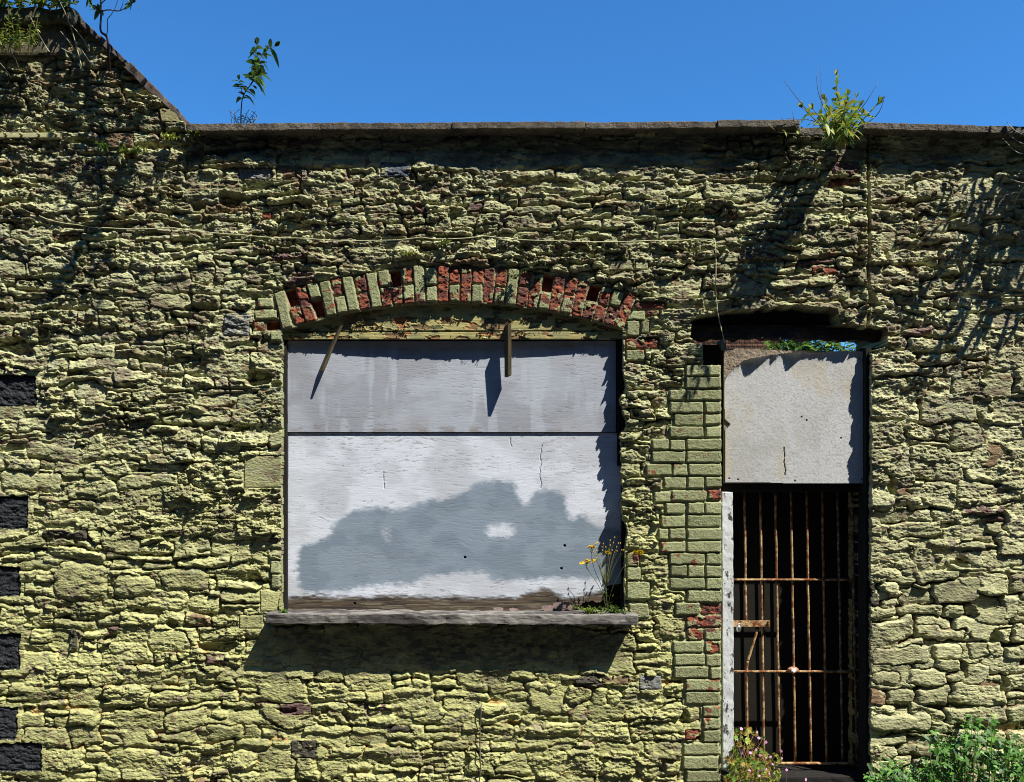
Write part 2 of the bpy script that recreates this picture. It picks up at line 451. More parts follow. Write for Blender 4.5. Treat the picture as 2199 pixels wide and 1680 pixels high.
Hs += wild * (2.6 * craggy + 2.2 * fine * (0.4 + lam * .6) + ledge * (.35 + .65 * np.clip(lam, 0, 1.2))) + 0.45 * fine + np.where(dressed, .3, .5 + 1.1 * np.clip(wild, 0, 1)) * grit
mlev = 0.5 + 7.5 * fbm(U / 75, V / 60, 215, 3) + 3.2 * wild * fbm(U / 14, V / 9, 216, 4) - 2.0 * np.where(RB, 1.4, 0.6)
gap = sstep(0.12, 0.4, fbm(U / 40, V / 26, 217, 3)) * sstep(-1.0, 3.0, D)
mlev += wild * .7 * (ledge - 2.0) + 1.5 * grit + .9 * fine
mlev -= gap * np.where(RB, 16, 12) + np.where(RB, 5 * sstep(1130, 1260, V), 0)
mlev -= sstep(0.36, 0.55, fbm(U / 30, V / 20, 218, 3)) * 12 * np.where(V > 1050, 0.6, 1.0)
H = np.where(inst, np.maximum(Hs, np.minimum(mlev, prot + 2)), mlev)
H += 5.0 * fbm(U / 210, V / 150, 219, 2) + 2.0 * wild * fbm(U / 60, V / 45, 227, 2)
# pits and lost stones
for (px, py, rx, ry, dp) in [(165, 800, 20, 9, 14), (560, 815, 30, 16, 20), (600, 830, 18, 10, 18), (430, 1440, 8, 5, 14), (30, 745, 40, 18, 16), (375, 1440, 0, 0, 0),
                             (390, 520, 30, 10, 10), (500, 430, 24, 14, 16), (420, 440, 16, 8, 14), (1270, 530, 20, 8, 12), (1480, 1385, 12, 8, 12), (470, 1384, 45, 12, 14),
                             (545, 1250, 16, 20, 14), (1510, 1600, 14, 30, 12), (1470, 1545, 14, 14, 12), (1005, 1640, 10, 26, 10), (375, 1342, 18, 10, 14),
                             (1360, 890, 6, 10, 10), (1800, 400, 30, 20, 8), (2040, 592, 24, 8, 18), (1910, 1040, 8, 22, 18), (2065, 1440, 7, 20, 16), (2150, 1470, 10, 26, 18),
                             (2130, 1365, 12, 18, 16), (1885, 1260, 5, 12, 14), (2060, 1210, 18, 10, 16), (440, 660, 34, 9, 12), (610, 1520, 22, 8, 10), (240, 1370, 16, 8, 10),
                             (95, 1350, 20, 14, 8), (225, 1500, 20, 7, 14), (1870, 655, 10, 20, 10), (690, 1530, 8, 6, 8), (735, 1540, 10, 9, 8)]:
    if rx == 0: continue
    d2 = ((WU - px) / rx) ** 2 + ((WV - py) / ry) ** 2
    H -= dp * sstep(1.15, 0.5, d2)
# render left on the face under the eaves and under the sill
for (x0, y0, x1, y1, lev) in [(640, 296, 1500, 362, 5), (1880, 300, 2120, 345, 4), (560, 1352, 1330, 1440, 4), (600, 1352, 900, 1400, 5)]:
    sd = np.maximum(np.abs(WU - (x0 + x1) / 2) - (x1 - x0) / 2, np.abs(WV - (y0 + y1) / 2) - (y1 - y0) / 2)
    t = sstep(12, -8, sd + 10 * fbm(U / 40, V / 30, 230, 3)) * 0.75
    H = H * (1 - t) + t * (lev + 1.4 * fbm(U / 26, V / 16, 231, 4))
# the straight joint where the right-hand wall butts on
jx = 1861 + 2.5 * fbm(U / 50, V / 60, 220, 2)
H -= 12 * sstep(4.5, 1.5, np.abs(U - jx)) * sstep(285, 300, V)
H[RB] -= 2.0

# ---- brickwork: pier left of the doorway, and the arch
Tz2 = lambda u, v: (1341.6 + u * .3354, 617.1 + v * .3354)
Tz3 = lambda u, v: (1341.6 + u * .3354, 1116.1 + v * .3354)
pier = []
for q in [(388, 500, 608, 568), (388, 578, 610, 650), (282, 658, 384, 725), (390, 658, 614, 725), (288, 737, 500, 805), (512, 735, 612, 805), (314, 815, 496, 886),
          (508, 815, 612, 878), (283, 893, 500, 962), (514, 893, 612, 962), (172, 972, 276, 1040), (283, 976, 382, 1046), (392, 972, 614, 1042), (172, 1052, 384, 1122),
          (392, 1050, 616, 1124), (132, 1132, 296, 1204), (304, 1132, 398, 1208), (404, 1132, 616, 1206), (248, 1216, 390, 1290), (400, 1216, 504, 1290),
          (512, 1214, 620, 1280), (186, 1310, 290, 1376), (296, 1302, 520, 1368), (528, 1298, 614, 1360, 'R'), (260, 1384, 382, 1450), (400, 1380, 504, 1450), (512, 1376, 616, 1450)]:
    pier.append((*Tz2(q[0], q[1]), *Tz2(q[2], q[3]), q[4] if len(q) > 4 else 'P'))
for q in [(230, -26, 384, 48), (396, -28, 612, 46), (212, 55, 276, 125), (282, 55, 384, 125), (396, 55, 616, 130), (228, 138, 384, 208), (394, 137, 612, 208),
          (282, 215, 508, 285), (516, 212, 618, 285), (290, 292, 390, 360), (400, 292, 506, 366), (516, 294, 620, 366), (286, 372, 508, 440), (516, 372, 616, 444),
          (398, 450, 616, 526), (320, 532, 474, 606), (488, 540, 616, 604, 'R'), (390, 614, 616, 686, 'M'), (400, 696, 500, 768, 'R2'), (510, 694, 614, 768, 'm'),
          (306, 776, 500, 848), (512, 776, 612, 850, 'M'), (314, 857, 508, 928), (514, 860, 612, 936, 'm'), (314, 937, 530, 1010), (542, 944, 612, 1018),
          (386, 1020, 606, 1092, 'm'), (386, 1100, 606, 1176), (498, 1192, 604, 1258, 'm'), (498, 1266, 604, 1338, 'M'), (498, 1346, 604, 1420), (370, 1428, 600, 1500),
          (370, 1510, 596, 1590), (390, 1600, 596, 1676), (390, 1690, 596, 1765)]:
    pier.append((*Tz3(q[0], q[1]), *Tz3(q[2], q[3]), q[4] if len(q) > 4 else 'P'))
bu = U + 1.6 * fbm(U / 16, V / 14, 240, 4); bv = V + 1.6 * fbm(U / 14, V / 12, 241, 3)
DB = np.full(U.shape, 99, np.float32); HB = np.zeros(U.shape, np.float32); RED = np.full(U.shape, -1.0, np.float32); IDB = np.full(U.shape, -1, np.int32)
redn = fbm(U / 16, V / 13, 242, 4)
rb = random.Random(9)
REDL = {'P': -0.5, 'm': -0.22, 'M': 0.0, 'R': 0.40, 'R2': 0.22, 'X': 0.9}
nb = 0
def brick(a, b, hw, hh, kind_, rad=3.0):
    """a, b: coordinates measured from the brick's centre over the whole grid slice"""
    global nb
    qx = np.abs(a) - (hw - rad); qy = np.abs(b) - (hh - rad)
    sd = np.hypot(np.maximum(qx, 0), np.maximum(qy, 0)) + np.minimum(np.maximum(qx, qy), 0) - rad
    p = {'P': 5.0, 'm': 4.5, 'M': 4.0, 'R': 2.6, 'R2': 3.5, 'X': -17.0}[kind_] + rb.gauss(0, 0.9)
    red = sstep(-0.02, 0.06, redn + REDL[kind_])
    h = p * np.clip(1 - (1 - np.clip(-sd / 2.0, 0, 1)) ** 2, 0, 1)
    if kind_ in ('R', 'M', 'R2'):
        h = h - 3.4 * red * np.clip(0.45 + 0.9 * RN[cur], 0, 1.6)
    return sd, h + a / hw * rb.gauss(0, .7) + b / hh * rb.gauss(0, .5), red
RN = fbm(U / 11, V / 9, 243, 4, 0.6)
for (x0, y0, x1, y1, k) in pier:
    i0 = max(0, int((y0 + 70 - 12) / STEP)); i1 = min(len(V1), int((y1 + 70 + 12) / STEP)); j0 = int((x0 + 180 - 12) / STEP); j1 = int((x1 + 180 + 12) / STEP)
    cur = (slice(i0, i1), slice(j0, j1))
    redn_full = redn; redn = redn_full[cur]
    sd, h, red = brick(bu[cur] - (x0 + x1) / 2, bv[cur] - (y0 + y1) / 2, (x1 - x0) / 2, (y1 - y0) / 2, k)
    redn = redn_full
    m = sd < DB[cur]
    DB[cur] = np.where(m, sd, DB[cur]); HB[cur] = np.where(m, h, HB[cur]); RED[cur] = np.where(m & (sd < 0), red, RED[cur]); IDB[cur] = np.where(m, nb, IDB[cur])
    nb += 1
PIER = DB < 5.5
ACX, ACY, AR0, AR1 = 974.0, 1802.0, 1152.0, 1231.0
ring = [('P',), ('X', 'R'), ('R',), ('P', 'X'), ('P',), ('R', 'P'), ('P',), ('R', 'R'), ('P',), ('P', 'M'), ('X1', 'R'), ('R', 'M'), ('m',), ('P', 'P'), ('R',), ('R', 'M'),
        ('R',), ('R', 'P'), ('R',), ('R', 'M'), ('P',), ('R', 'R'), ('M',), ('X', 'm'), ('R',), ('R', 'M'), ('R',), ('X', 'R'), ('R', 'R'), ('P', 'R'), ('R',)]
pr = np.hypot(bu - ACX, bv - ACY); ps = np.arctan2(bu - ACX, ACY - bv) * 1190.0
DA = np.full(U.shape, 99, np.float32)
for k, vs in enumerate(ring):
    s = -370 + k * 24.75 + rb.uniform(-.8, .8)
    ang = s / 1190.0
    mx_, my_ = ACX + 1190 * math.sin(ang), ACY - 1190 * math.cos(ang)
    i0 = int((my_ + 70 - 70) / STEP); i1 = int((my_ + 70 + 70) / STEP); j0 = int((mx_ + 180 - 60) / STEP); j1 = int((mx_ + 180 + 60) / STEP)
    cur = (slice(i0, i1), slice(j0, j1))
    redn_full = redn; redn = redn_full[cur]
    tl = rb.gauss(0, 0.02) + (-0.10 if k == 0 else 0)
    if len(vs) == 1:
        parts = [(AR0 + 1, AR1 + rb.uniform(-4, 3), vs[0])]
    else:
        mid = (AR0 + AR1) / 2 + rb.uniform(-4, 4)
        parts = [(mid + 2, AR1 + rb.uniform(-5, 2), vs[0]), (AR0 + 1 + rb.uniform(0, 2), mid - 2, vs[1])]
    for (ra, rc, kk) in parts:
        if kk == 'X1': kk = 'X'
        aa = ps[cur] - s; bb = pr[cur] - (ra + rc) / 2
        aa = aa + bb * tl
        sd, h, red = brick(aa, bb, 11.2, (rc - ra) / 2, kk, 2.5)
        m = sd < DA[cur]
        DA[cur] = np.where(m, sd, DA[cur])
        DB[cur] = np.where(m, sd, DB[cur]); HB[cur] = np.where(m, h, HB[cur]); RED[cur] = np.where(m & (sd < 0), red, RED[cur]); IDB[cur] = np.where(m, nb, IDB[cur])
        nb += 1
    redn = redn_full
STRAY = np.full(U.shape, 99, np.float32)
for (x0, y0, x1, y1, k) in [(555, 641, 587, 662, 'P'), (548, 666, 594, 686, 'm'), (545, 692, 568, 710, 'R'), (571, 690, 602, 709, 'X'), (582, 712, 610, 733, 'P'),
                            (1347, 668, 1384, 688, 'P'), (1388, 668, 1414, 678, 'M'), (1362, 650, 1428, 664, 'R'), (1343, 728, 1414, 749, 'R2'), (1343, 752, 1383, 775, 'P'),
                            (1345, 690, 1372, 722, 'P'), (1376, 692, 1392, 716, 'P'),
                            (1345, 1186, 1371, 1216, 'M'), (1345, 1218, 1374, 1246, 'P'), (1345, 1249, 1394, 1286, 'P'), (1350, 1296, 1392, 1326, 'P'), (582, 1204, 602, 1231, 'P'), (584, 1234, 602, 1262, 'P')]:
    i0 = int((y0 + 70 - 12) / STEP); i1 = int((y1 + 70 + 12) / STEP); j0 = int((x0 + 180 - 12) / STEP); j1 = int((x1 + 180 + 12) / STEP)
    cur = (slice(i0, i1), slice(j0, j1))
    redn_full = redn; redn = redn_full[cur]
    sd, h, red = brick(bu[cur] - (x0 + x1) / 2, bv[cur] - (y0 + y1) / 2, (x1 - x0) / 2, (y1 - y0) / 2, k)
    redn = redn_full
    m = (sd < DB[cur]) & (DA[cur] > 1)
    DB[cur] = np.where(m, sd, DB[cur]); HB[cur] = np.where(m, h, HB[cur]); RED[cur] = np.where(m & (sd < 0), red, RED[cur]); IDB[cur] = np.where(m, nb, IDB[cur])
    STRAY[cur] = np.where(m, np.minimum(sd, STRAY[cur]), STRAY[cur])
    nb += 1
ARCH = (DA < 3.5) & ~PIER
STRAYM = (STRAY < 3.0) & ~PIER & ~ARCH
ARCH |= STRAYM & (V < 760)
BR = PIER | ARCH | STRAYM
bmort = -1.8 + 3.2 * fbm(U / 12, V / 9, 244, 4) + np.where(ARCH, -1.0, 0.0)
Hb = np.where(DB < 0, np.where(HB < -8, HB, np.maximum(HB, bmort)), bmort) + 0.7 * fbm(U / 6, V / 5, 245, 3) + 1.5
H = np.where(BR, Hb, H)
# crumbled stone round the pier's toothing stands a little lower
H = np.where(~BR & (np.abs(DB) < 14), H - 2.5 * sstep(14, 5.5, DB), H)

# ---- openings and outline
jag = 3.0 * fbm(U * 0 + 3, V / 16, 250, 4) + 1.0
wl = 606 - 1.5 * (V - 700) / 600 - 2.0 * np.abs(jag) * 0.5
wr = 1336 + 7 * (V - 700) / 600 + np.where(V > 790, 13.0 * fbm(U * 0 + 8, V / 26, 251, 4) - 3, 0) * np.where(V > 1180, 0.3, 1)
WIN = (U > wl) & (U < wr) & (V < 1322) & ((pr < AR0) | (V > 716)) & (V > 640)
dz = np.where(V < 735, 7.0, 2.6) * fbm(U / 18, V / 14, 252, 4)
DOORP = [(1480, 724), (1480, 684), (1516, 673), (1556, 667), (1640, 660), (1720, 656), (1793, 662), (1802, 698), (1862, 700), (1896, 701), (1903, 707), (1902, 746),
         (1868, 753), (1866, 1730), (1547, 1730), (1547, 785), (1508, 783), (1506, 739)]
DOOR = inpoly(U + dz * np.where(U < 1555, 0.4, 1.0), V + dz, DOORP)
DOOR |= (V > 760) & (U > 1700) & (U < 1867 + 7 * np.abs(fbm(U * 0 + 5, V / 24, 253, 4)))
slope_v = 22 + (U - 152) * (244 / 253.0)
TOPV = np.where(U < 152, 40, np.where(U < 405, slope_v + 8, 291.0))
OUT = (V > TOPV)
solid_v = OUT & ~WIN & ~DOOR
cell = lambda a: a[:-1, :-1]
SOL = cell(solid_v)
qrects = [(-200, 806, 80, 873), (-200, 1066, 62, 1135), (-200, 1218, 45, 1280), (-200, 1360, 45, 1438), (-200, 1518, 37, 1587), (-200, 1595, 92, 1655)]
QM = np.full(U.shape, -1, np.int32)
qu, qv = U + 4.5 * fbm(U / 14, V / 14, 260, 4), V + 4.0 * fbm(U / 14, V / 14, 261, 3)
for k, (x0, y0, x1, y1) in enumerate(qrects):
    sd = np.maximum(np.abs(qu - (x0 + x1) / 2) - (x1 - x0) / 2, np.abs(qv - (y0 + y1) / 2) - (y1 - y0) / 2)
    QM = np.where(sd < 0, k, QM)
    H = np.where(sd < 0, 3.0 * (1 - (1 - np.clip(-sd / 6, 0, 1)) ** 2) - 3 + 4.5 * fbm(U / 16, V / 10, 262, 5, .65), H)
    H = np.where((sd >= 0) & (sd < 9), H * 0.4 + 3.0, H)

# ---- surface colours: yellow-green masonry paint, and what shows where it has gone
t_low = sstep(700, 1500, V)
paint = mix(np.array([0.325, 0.33, 0.18], np.float32) * np.ones(U.shape + (3,), np.float32), np.array([0.325, 0.325, 0.14], np.float32), t_low)
paint = mix(paint, np.array([0.37, 0.365, 0.21], np.float32), np.where(RB, 0.75, 0.0).astype(np.float32))
tone = 1 + 0.16 * fbm(U / 60, V / 40, 270, 4) + (rs[:, 0][idc] - .5) * 0.42 * inst
col = paint * tone[..., None]
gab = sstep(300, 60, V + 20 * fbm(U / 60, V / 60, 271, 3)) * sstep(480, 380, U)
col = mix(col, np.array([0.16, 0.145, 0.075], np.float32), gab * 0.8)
BROWN = np.array([0.15, 0.105, 0.06], np.float32)
wear = fbm(U / 22, V / 8, 272, 5, 0.6)
wlow = fbm(U / 120, V / 90, 273, 3)
wthr = 0.17 + 0.24 * sstep(700, 1300, V) - 0.22 * wlow - 0.10 * gab
wearm = sstep(0, 0.10, wear - wthr)
col = mix(col, BROWN * (1 + 0.35 * fbm(U / 9, V / 6, 274, 3))[..., None], wearm * 0.85)
lichen = sstep(0.30, 0.42, fbm(U / 30, V / 24, 275, 4)) * 0.45
col = mix(col, np.array([0.26, 0.26, 0.20], np.float32), lichen * (1 - t_low * .6))
omort = sstep(0.12, 0.30, fbm(U / 38, V / 18, 276, 4)) * sstep(-2, 1, D) * sstep(1250, 1420, V) * 0.7
col = mix(col, np.array([0.44, 0.25, 0.09], np.float32), omort)
emort = np.where(RB, sstep(1130, 1260, V), 0) * sstep(-2.5, 0.5, D) * .8
col = mix(col, np.array([0.15, 0.11, 0.075], np.float32), emort * sstep(-.3, .1, fbm(U / 30, V / 20, 285, 3)))
flake = sstep(0.24, 0.29, fbm(U / 34, V / 20, 286, 5, .6) - .14 * t_low) * inst
col = mix(col, np.array([0.17, 0.14, 0.10], np.float32) * (1 + .4 * fbm(U / 10, V / 7, 287, 3))[..., None], flake * .75)
dirt = sstep(0.22, 0.40, fbm(U / 50, V / 30, 277, 5, .6)) * np.where(RB, 0.3, 0.45)
col = mix(col, np.array([0.09, 0.075, 0.05], np.float32), dirt)
shade_stain = np.maximum(sstep(40, -30, np.maximum(np.abs(U - 960) - 370, np.abs(V - 1385) - 40) + 55 * fbm(U / 46, V / 26, 288, 4)),
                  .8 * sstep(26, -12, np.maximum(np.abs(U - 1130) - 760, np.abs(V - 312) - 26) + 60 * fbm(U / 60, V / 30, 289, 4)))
col = mix(col, np.array([0.075, 0.075, 0.055], np.float32), shade_stain * (0.55 + .35 * sstep(-.1, .2, fbm(U / 16, V / 9, 290, 3))))  # stain under sill and coping, with their shade deepened in the colour
STC = np.array([[0.17, 0.115, 0.065], [0.12, 0.075, 0.068], [0.17, 0.05, 0.03], [0.17, 0.175, 0.165], [0.05, 0.045, 0.035], [0, 0, 0], [0, 0, 0], [0.07, 0.08, 0.10], [0.3, 0.09, 0.05], [0.27, 0.14, 0.10]], np.float32)
ki = np.clip(kind, 0, 9).astype(np.int32)
bm = np.where(inst & (kind >= 0), sstep(-0.35, 0.05, fbm(U / 14, V / 9, 278, 4) + 0.12 + 0.1 * (kind > 1)), 0)
bm = np.where(kind == 8, bm * sstep(-.1, .1, redn), bm)
col = mix(col, STC[ki] * (1 + 0.3 * fbm(U / 8, V / 6, 279, 3))[..., None], bm)
REDC = mix(np.array([0.23, 0.066, 0.036], np.float32) * np.ones(U.shape + (3,), np.float32), np.array([0.11, 0.045, 0.036], np.float32), sstep(-.15, .25, fbm(U / 15, V / 12, 280, 3)))
bcol = np.array([0.245, 0.26, 0.135], np.float32) * (1 + 0.12 * fbm(U / 30, V / 20, 281, 3) + 0.10 * np.random.default_rng(3).normal(size=nb + 1)[np.clip(IDB, 0, nb)].clip(-1.6, 1.6))[..., None]
bcol = mix(bcol, np.array([0.20, 0.19, 0.10], np.float32), sstep(.28, .4, fbm(U / 6, V / 22, 282, 3)) * .5)
bcol = mix(bcol, REDC, np.clip(RED, 0, 1))
amort = np.where(ARCH & (DB >= -0.5), 0.35, 0.0).astype(np.float32)
bcol = mix(bcol, np.array([0.24, 0.20, 0.13], np.float32), amort)
col = np.where(BR[..., None], bcol, col)
col = np.where((QM >= 0)[..., None], np.array([0.022, 0.025, 0.03], np.float32) * (1 + .5 * fbm(U / 12, V / 12, 283, 3))[..., None], col)
col = np.clip(col, 0.004, 0.85).astype(np.float32)

X = (U - CX) / S; Z = EYE + (CV - V) / S; Y = -H / S
stone_wall = empty('stone_wall', (0, 0, 0), 'peeling yellow-green rubble stone wall with the boarded arched window and a gable end', 'wall')
rwall = empty('stone_wall', (2.4, 0, 0), 'paler rubble wall of larger stones to the right of the barred doorway', 'wall')
TH = 0.45
arch_c = cell(ARCH) & SOL; pier_c = cell(PIER) & SOL; q_c = (cell(QM) >= 0) & SOL
right_c = cell(U >= jx) & SOL & ~arch_c & ~pier_c
main_c = SOL & ~arch_c & ~pier_c & ~q_c & ~right_c
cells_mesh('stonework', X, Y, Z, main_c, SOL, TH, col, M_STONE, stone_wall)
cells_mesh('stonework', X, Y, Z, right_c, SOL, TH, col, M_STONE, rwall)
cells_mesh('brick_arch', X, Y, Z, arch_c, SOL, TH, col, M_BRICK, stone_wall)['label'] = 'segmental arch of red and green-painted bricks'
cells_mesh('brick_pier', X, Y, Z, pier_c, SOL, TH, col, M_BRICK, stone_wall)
for k in range(len(qrects)):
    cells_mesh('quoin_block', X, Y, Z, q_c & (cell(QM) == k), SOL, TH, col, M_QUOIN, stone_wall)
# the wall's own thickness behind: back skin so that it is a solid from behind as well
def hsample(u, v):
    i = int(round((v + 70) / STEP)); j = int(round((u + 180) / STEP))
    return H[max(0, min(i, H.shape[0] - 1)), max(0, min(j, H.shape[1] - 1))] / S

# ------------------------------------------------------------------ small solids
def rough_box(name, lo, hi, mat, parent=None, bevel=0.006, cuts=0.06, amp=0.004, seed=0, scale=9.0, shape=None):
    """a bevelled, slightly weathered box from lo to hi"""
    bm = bmesh.new()
    bmesh.ops.create_cube(bm, size=1.0)
    lo, hi = Vector(lo), Vector(hi)
    dim = hi - lo
    for v in bm.verts:
        v.co = Vector(((v.co.x + .5) * dim.x, (v.co.y + .5) * dim.y, (v.co.z + .5) * dim.z)) + lo
    if bevel > 0:
        bmesh.ops.bevel(bm, geom=list(bm.edges), offset=bevel, segments=2, affect='EDGES', profile=0.6)
    if cuts:
        for _ in range(6):
            es = [ed for ed in bm.edges if ed.calc_length() > cuts]
            if not es: break
            bmesh.ops.subdivide_edges(bm, edges=es, cuts=1, use_grid_fill=True)
    bm.normal_update()
    off = Vector((seed * 3.7, seed * 1.3, seed * 7.1))
    moves = [(v, v.normal.copy() * mnoise.fractal(v.co * scale + off, 1.0, 2.0, 4) * amp) for v in bm.verts]
    for v, d in moves: v.co += d
    if shape:
        for v in bm.verts: v.co = shape(v.co)
    for fc in bm.faces: fc.smooth = False
    me = bpy.data.meshes.new(name); bm.to_mesh(me); bm.free()
    me.materials.append(mat)
    return put(link(bpy.data.objects.new(name, me)), parent)

class MB:
    def __init__(s): s.v, s.f, s.c = [], [], []
    def add(s, vs, fs, col):
        b = len(s.v); s.v += [tuple(x) for x in vs]; s.f += [tuple(i + b for i in q) for q in fs]; s.c += [col] * len(vs)
    def tube(s, pts, rad, n=6, col=(.1, .1, .1)):
        pts = [Vector(p) for p in pts]
        if not hasattr(rad, '__len__'): rad = [rad] * len(pts)
        vs, fs = [], []
        ref = Vector((0.13, 0.97, 0.21))
        for i, p in enumerate(pts):
            d = (pts[min(i + 1, len(pts) - 1)] - pts[max(i - 1, 0)]).normalized()
            a = d.cross(ref)
            if a.length < 1e-3: a = d.cross(Vector((1, 0, 0)))
            a.normalize(); b = d.cross(a)
            for k in range(n):
                t = 2 * math.pi * k / n
                vs.append(p + (a * math.cos(t) + b * math.sin(t)) * rad[i])
        for i in range(len(pts) - 1):
            for k in range(n):
                fs.append((i * n + k, i * n + (k + 1) % n, (i + 1) * n + (k + 1) % n, (i + 1) * n + k))
        fs.append(tuple(range(n))[::-1]); fs.append(tuple((len(pts) - 1) * n + k for k in range(n)))
        s.add(vs, fs, col)
    def box(s, lo, hi, col=(.1, .1, .1)):
        x0, y0, z0 = lo; x1, y1, z1 = hi
        s.add([(x0, y0, z0), (x1, y0, z0), (x1, y1, z0), (x0, y1, z0), (x0, y0, z1), (x1, y0, z1), (x1, y1, z1), (x0, y1, z1)],
              [(0, 3, 2, 1), (4, 5, 6, 7), (0, 1, 5, 4), (1, 2, 6, 5), (2, 3, 7, 6), (3, 0, 4, 7)], col)
    def leaf(s, p, d, up, L, W, droop=0.3, col=(.1, .2, .03), fold=0.25, seg=4, teeth=0.0):
        d = Vector(d).normalized(); up = Vector(up)
        side = d.cross(up)
        if side.length < 1e-3: side = d.cross(Vector((1, 0, 0.2)))
        side.normalize(); nrm = side.cross(d)
        vs = []; fs = []
        for i in range(seg + 1):
            t = i / seg
            w = W * 0.5 * (math.sin(math.pi * min(1, t * 0.92 + 0.06)) ** 0.8) * (1 + (teeth if i % 2 else -teeth))
            if i == seg: w = W * 0.03
            c = Vector(p) + d * (L * t) - Vector((0, 0, 1)) * (droop * L * t * t) + nrm * 0
            vs += [c, c + side * w + nrm * (w * fold), c - side * w + nrm * (w * fold)]
        for i in range(seg):
            a, b = 3 * i, 3 * i + 3
            fs += [(a, a + 1, b + 1, b), (a + 2, a, b, b + 2)]
        s.add(vs, fs, col)
    def build(s, name, mat, parent=None, smooth=True):
        me = bpy.data.meshes.new(name)
        me.from_pydata(s.v, [], s.f)
        at = me.color_attributes.new('Col', 'FLOAT_COLOR', 'POINT')
        at.data.foreach_set('color', [x for c in s.c for x in (*c, 1.0)])
        me.materials.append(mat)
        if smooth: me.polygons.foreach_set('use_smooth', [True] * len(me.polygons))
        return put(link(bpy.data.objects.new(name, me)), parent)

# ------------------------------------------------------------------ coping, gable cap, verge
YC = -0.105
def coping(u0, u1, v0a, v0b, th, parent, seed, dy=0.0):
    k = (DIST + YC) / DIST
    x0, x1 = (u0 - CX) / S * k, (u1 - CX) / S * k
    za, zb = EYE + (CV - v0a) / S * k, EYE + (CV - v0b) / S * k
    t = th / S * k
    def sh(co):
        f = (co.x - x0) / (x1 - x0)
        return Vector((co.x, co.y, co.z + za + (zb - za) * f))
    rough_box('coping_slab', (x0, YC + dy, -t), (x1, TH + 0.08, 0), M_COPING, parent, 0.005, 0.04, 0.004, seed, 22, sh)
coping(402, 687, 266, 263.5, 16, stone_wall, 1)
coping(687.3, 970, 262.5, 262, 15, stone_wall, 2, 0.006)
coping(970.3, 1255, 262.5, 261.5, 15, stone_wall, 3, -0.003)
coping(1255.3, 1540, 262, 259.5, 15, stone_wall, 4, 0.004)
coping(1540.4, 1716, 258.5, 258.5, 16, stone_wall, 5, -0.006)
coping(1716.5, 1851, 262, 262, 17, stone_wall, 6, 0.07)
coping(1853, 2122, 262, 270.5, 15, rwall, 7)
coping(2125.5, 2420, 270, 279, 16, rwall, 8, -0.004)
# cap stone of the gable and the plain blocks below it
a, b = P(-230, 46, -0.09), P(152, 13, -0.09)
rough_box('cap_stone', (a.x, -0.09, a.z), (b.x, TH + .05, b.z), M_CAP, stone_wall, 0.02, 0.05, 0.016, 11, 7)
a, b = P(-230, 119, -0.045), P(138, 50, -0.045)
rough_box('gable_block', (a.x, -0.045, a.z), (b.x, 0.1, b.z), M_CAP, stone_wall, 0.014, 0.05, 0.012, 12, 8)
# triangular kneeler at the foot of the slope
bmk = bmesh.new()
tri = [P(339, 231, -.04), P(345, 262, -.04), P(402, 264, -.04), P(372, 236, -.04)]
vsf = [bmk.verts.new(q) for q in tri]; vsb = [bmk.verts.new((q.x, 0.12, q.z)) for q in tri]
bmk.faces.new(vsf); bmk.faces.new(vsb[::-1])
for k in range(4): bmk.faces.new((vsf[k], vsb[k], vsb[(k + 1) % 4], vsf[(k + 1) % 4]))
bmesh.ops.recalc_face_normals(bmk, faces=bmk.faces)
bmesh.ops.bevel(bmk, geom=list(bmk.edges), offset=0.008, segments=2, affect='EDGES')
mek = bpy.data.meshes.new('kneeler_stone'); bmk.to_mesh(mek); bmk.free()
M_KNEE = make_mat('kneeler_paint', (0.24, 0.22, 0.11), 0.95, vs=50, va=0.4, bs=90, bd=0.004)
mek.materials.append(M_KNEE); put(link(bpy.data.objects.new('kneeler_stone', mek)), stone_wall)
# sloped verge of thick slates
rv = random.Random(4)
segs = [0, .13, .24, .37, .5, .62, .74, .87, 1.0]
ea, eb = P(150, 14, -.05), P(406, 262, -.05)
dirv = (eb - ea); Lv = dirv.length; dirv.normalize(); nv_ = Vector((-dirv.z, 0, dirv.x)); nv_ = nv_ if nv_.z > 0 else -nv_
for k in range(len(segs) - 1):
    s0, s1 = segs[k] * Lv, segs[k + 1] * Lv + 0.012
    th = rv.uniform(0.022, 0.034) if k not in (4, 5) else 0.045
    lift = rv.uniform(-0.006, 0.008) + (0.012 if k in (4, 5) else 0)
    yf = -0.045 + rv.uniform(-.02, .02)
    def sh(co, lift=lift):
        return ea + dirv * co.x + nv_ * (co.z + lift) + Vector((0, co.y + .05, 0))
    rough_box('verge_slate', (s0, yf, -th), (s1, TH + .05, 0.0), M_SLATE, stone_wall, 0.004, 0.04, 0.010, 20 + k, 16, sh)
# painted wooden strip with nail heads on the left
a, b = P(-200, 296, -0.05), P(128, 285, -0.05)
stp = rough_box('fixing_strip', (a.x, -0.05, a.z), (b.x, -0.0, b.z), make_mat('painted_strip', (0.36, 0.35, 0.19), .8, vs=50, va=.3, bs=60, bd=.002), stone_wall, 0.004, 0.06, 0.003, 31)
mb = MB()
for uu in (13, 46, 84, 120, -30):
    c = P(uu, 289, -0.055)
    mb.tube([c + Vector((0, .01, 0)), c + Vector((0, -.016, -.002))], .007, 8, (.3, .29, .15))
mb.build('fixing_peg', M_STONE, stone_wall)

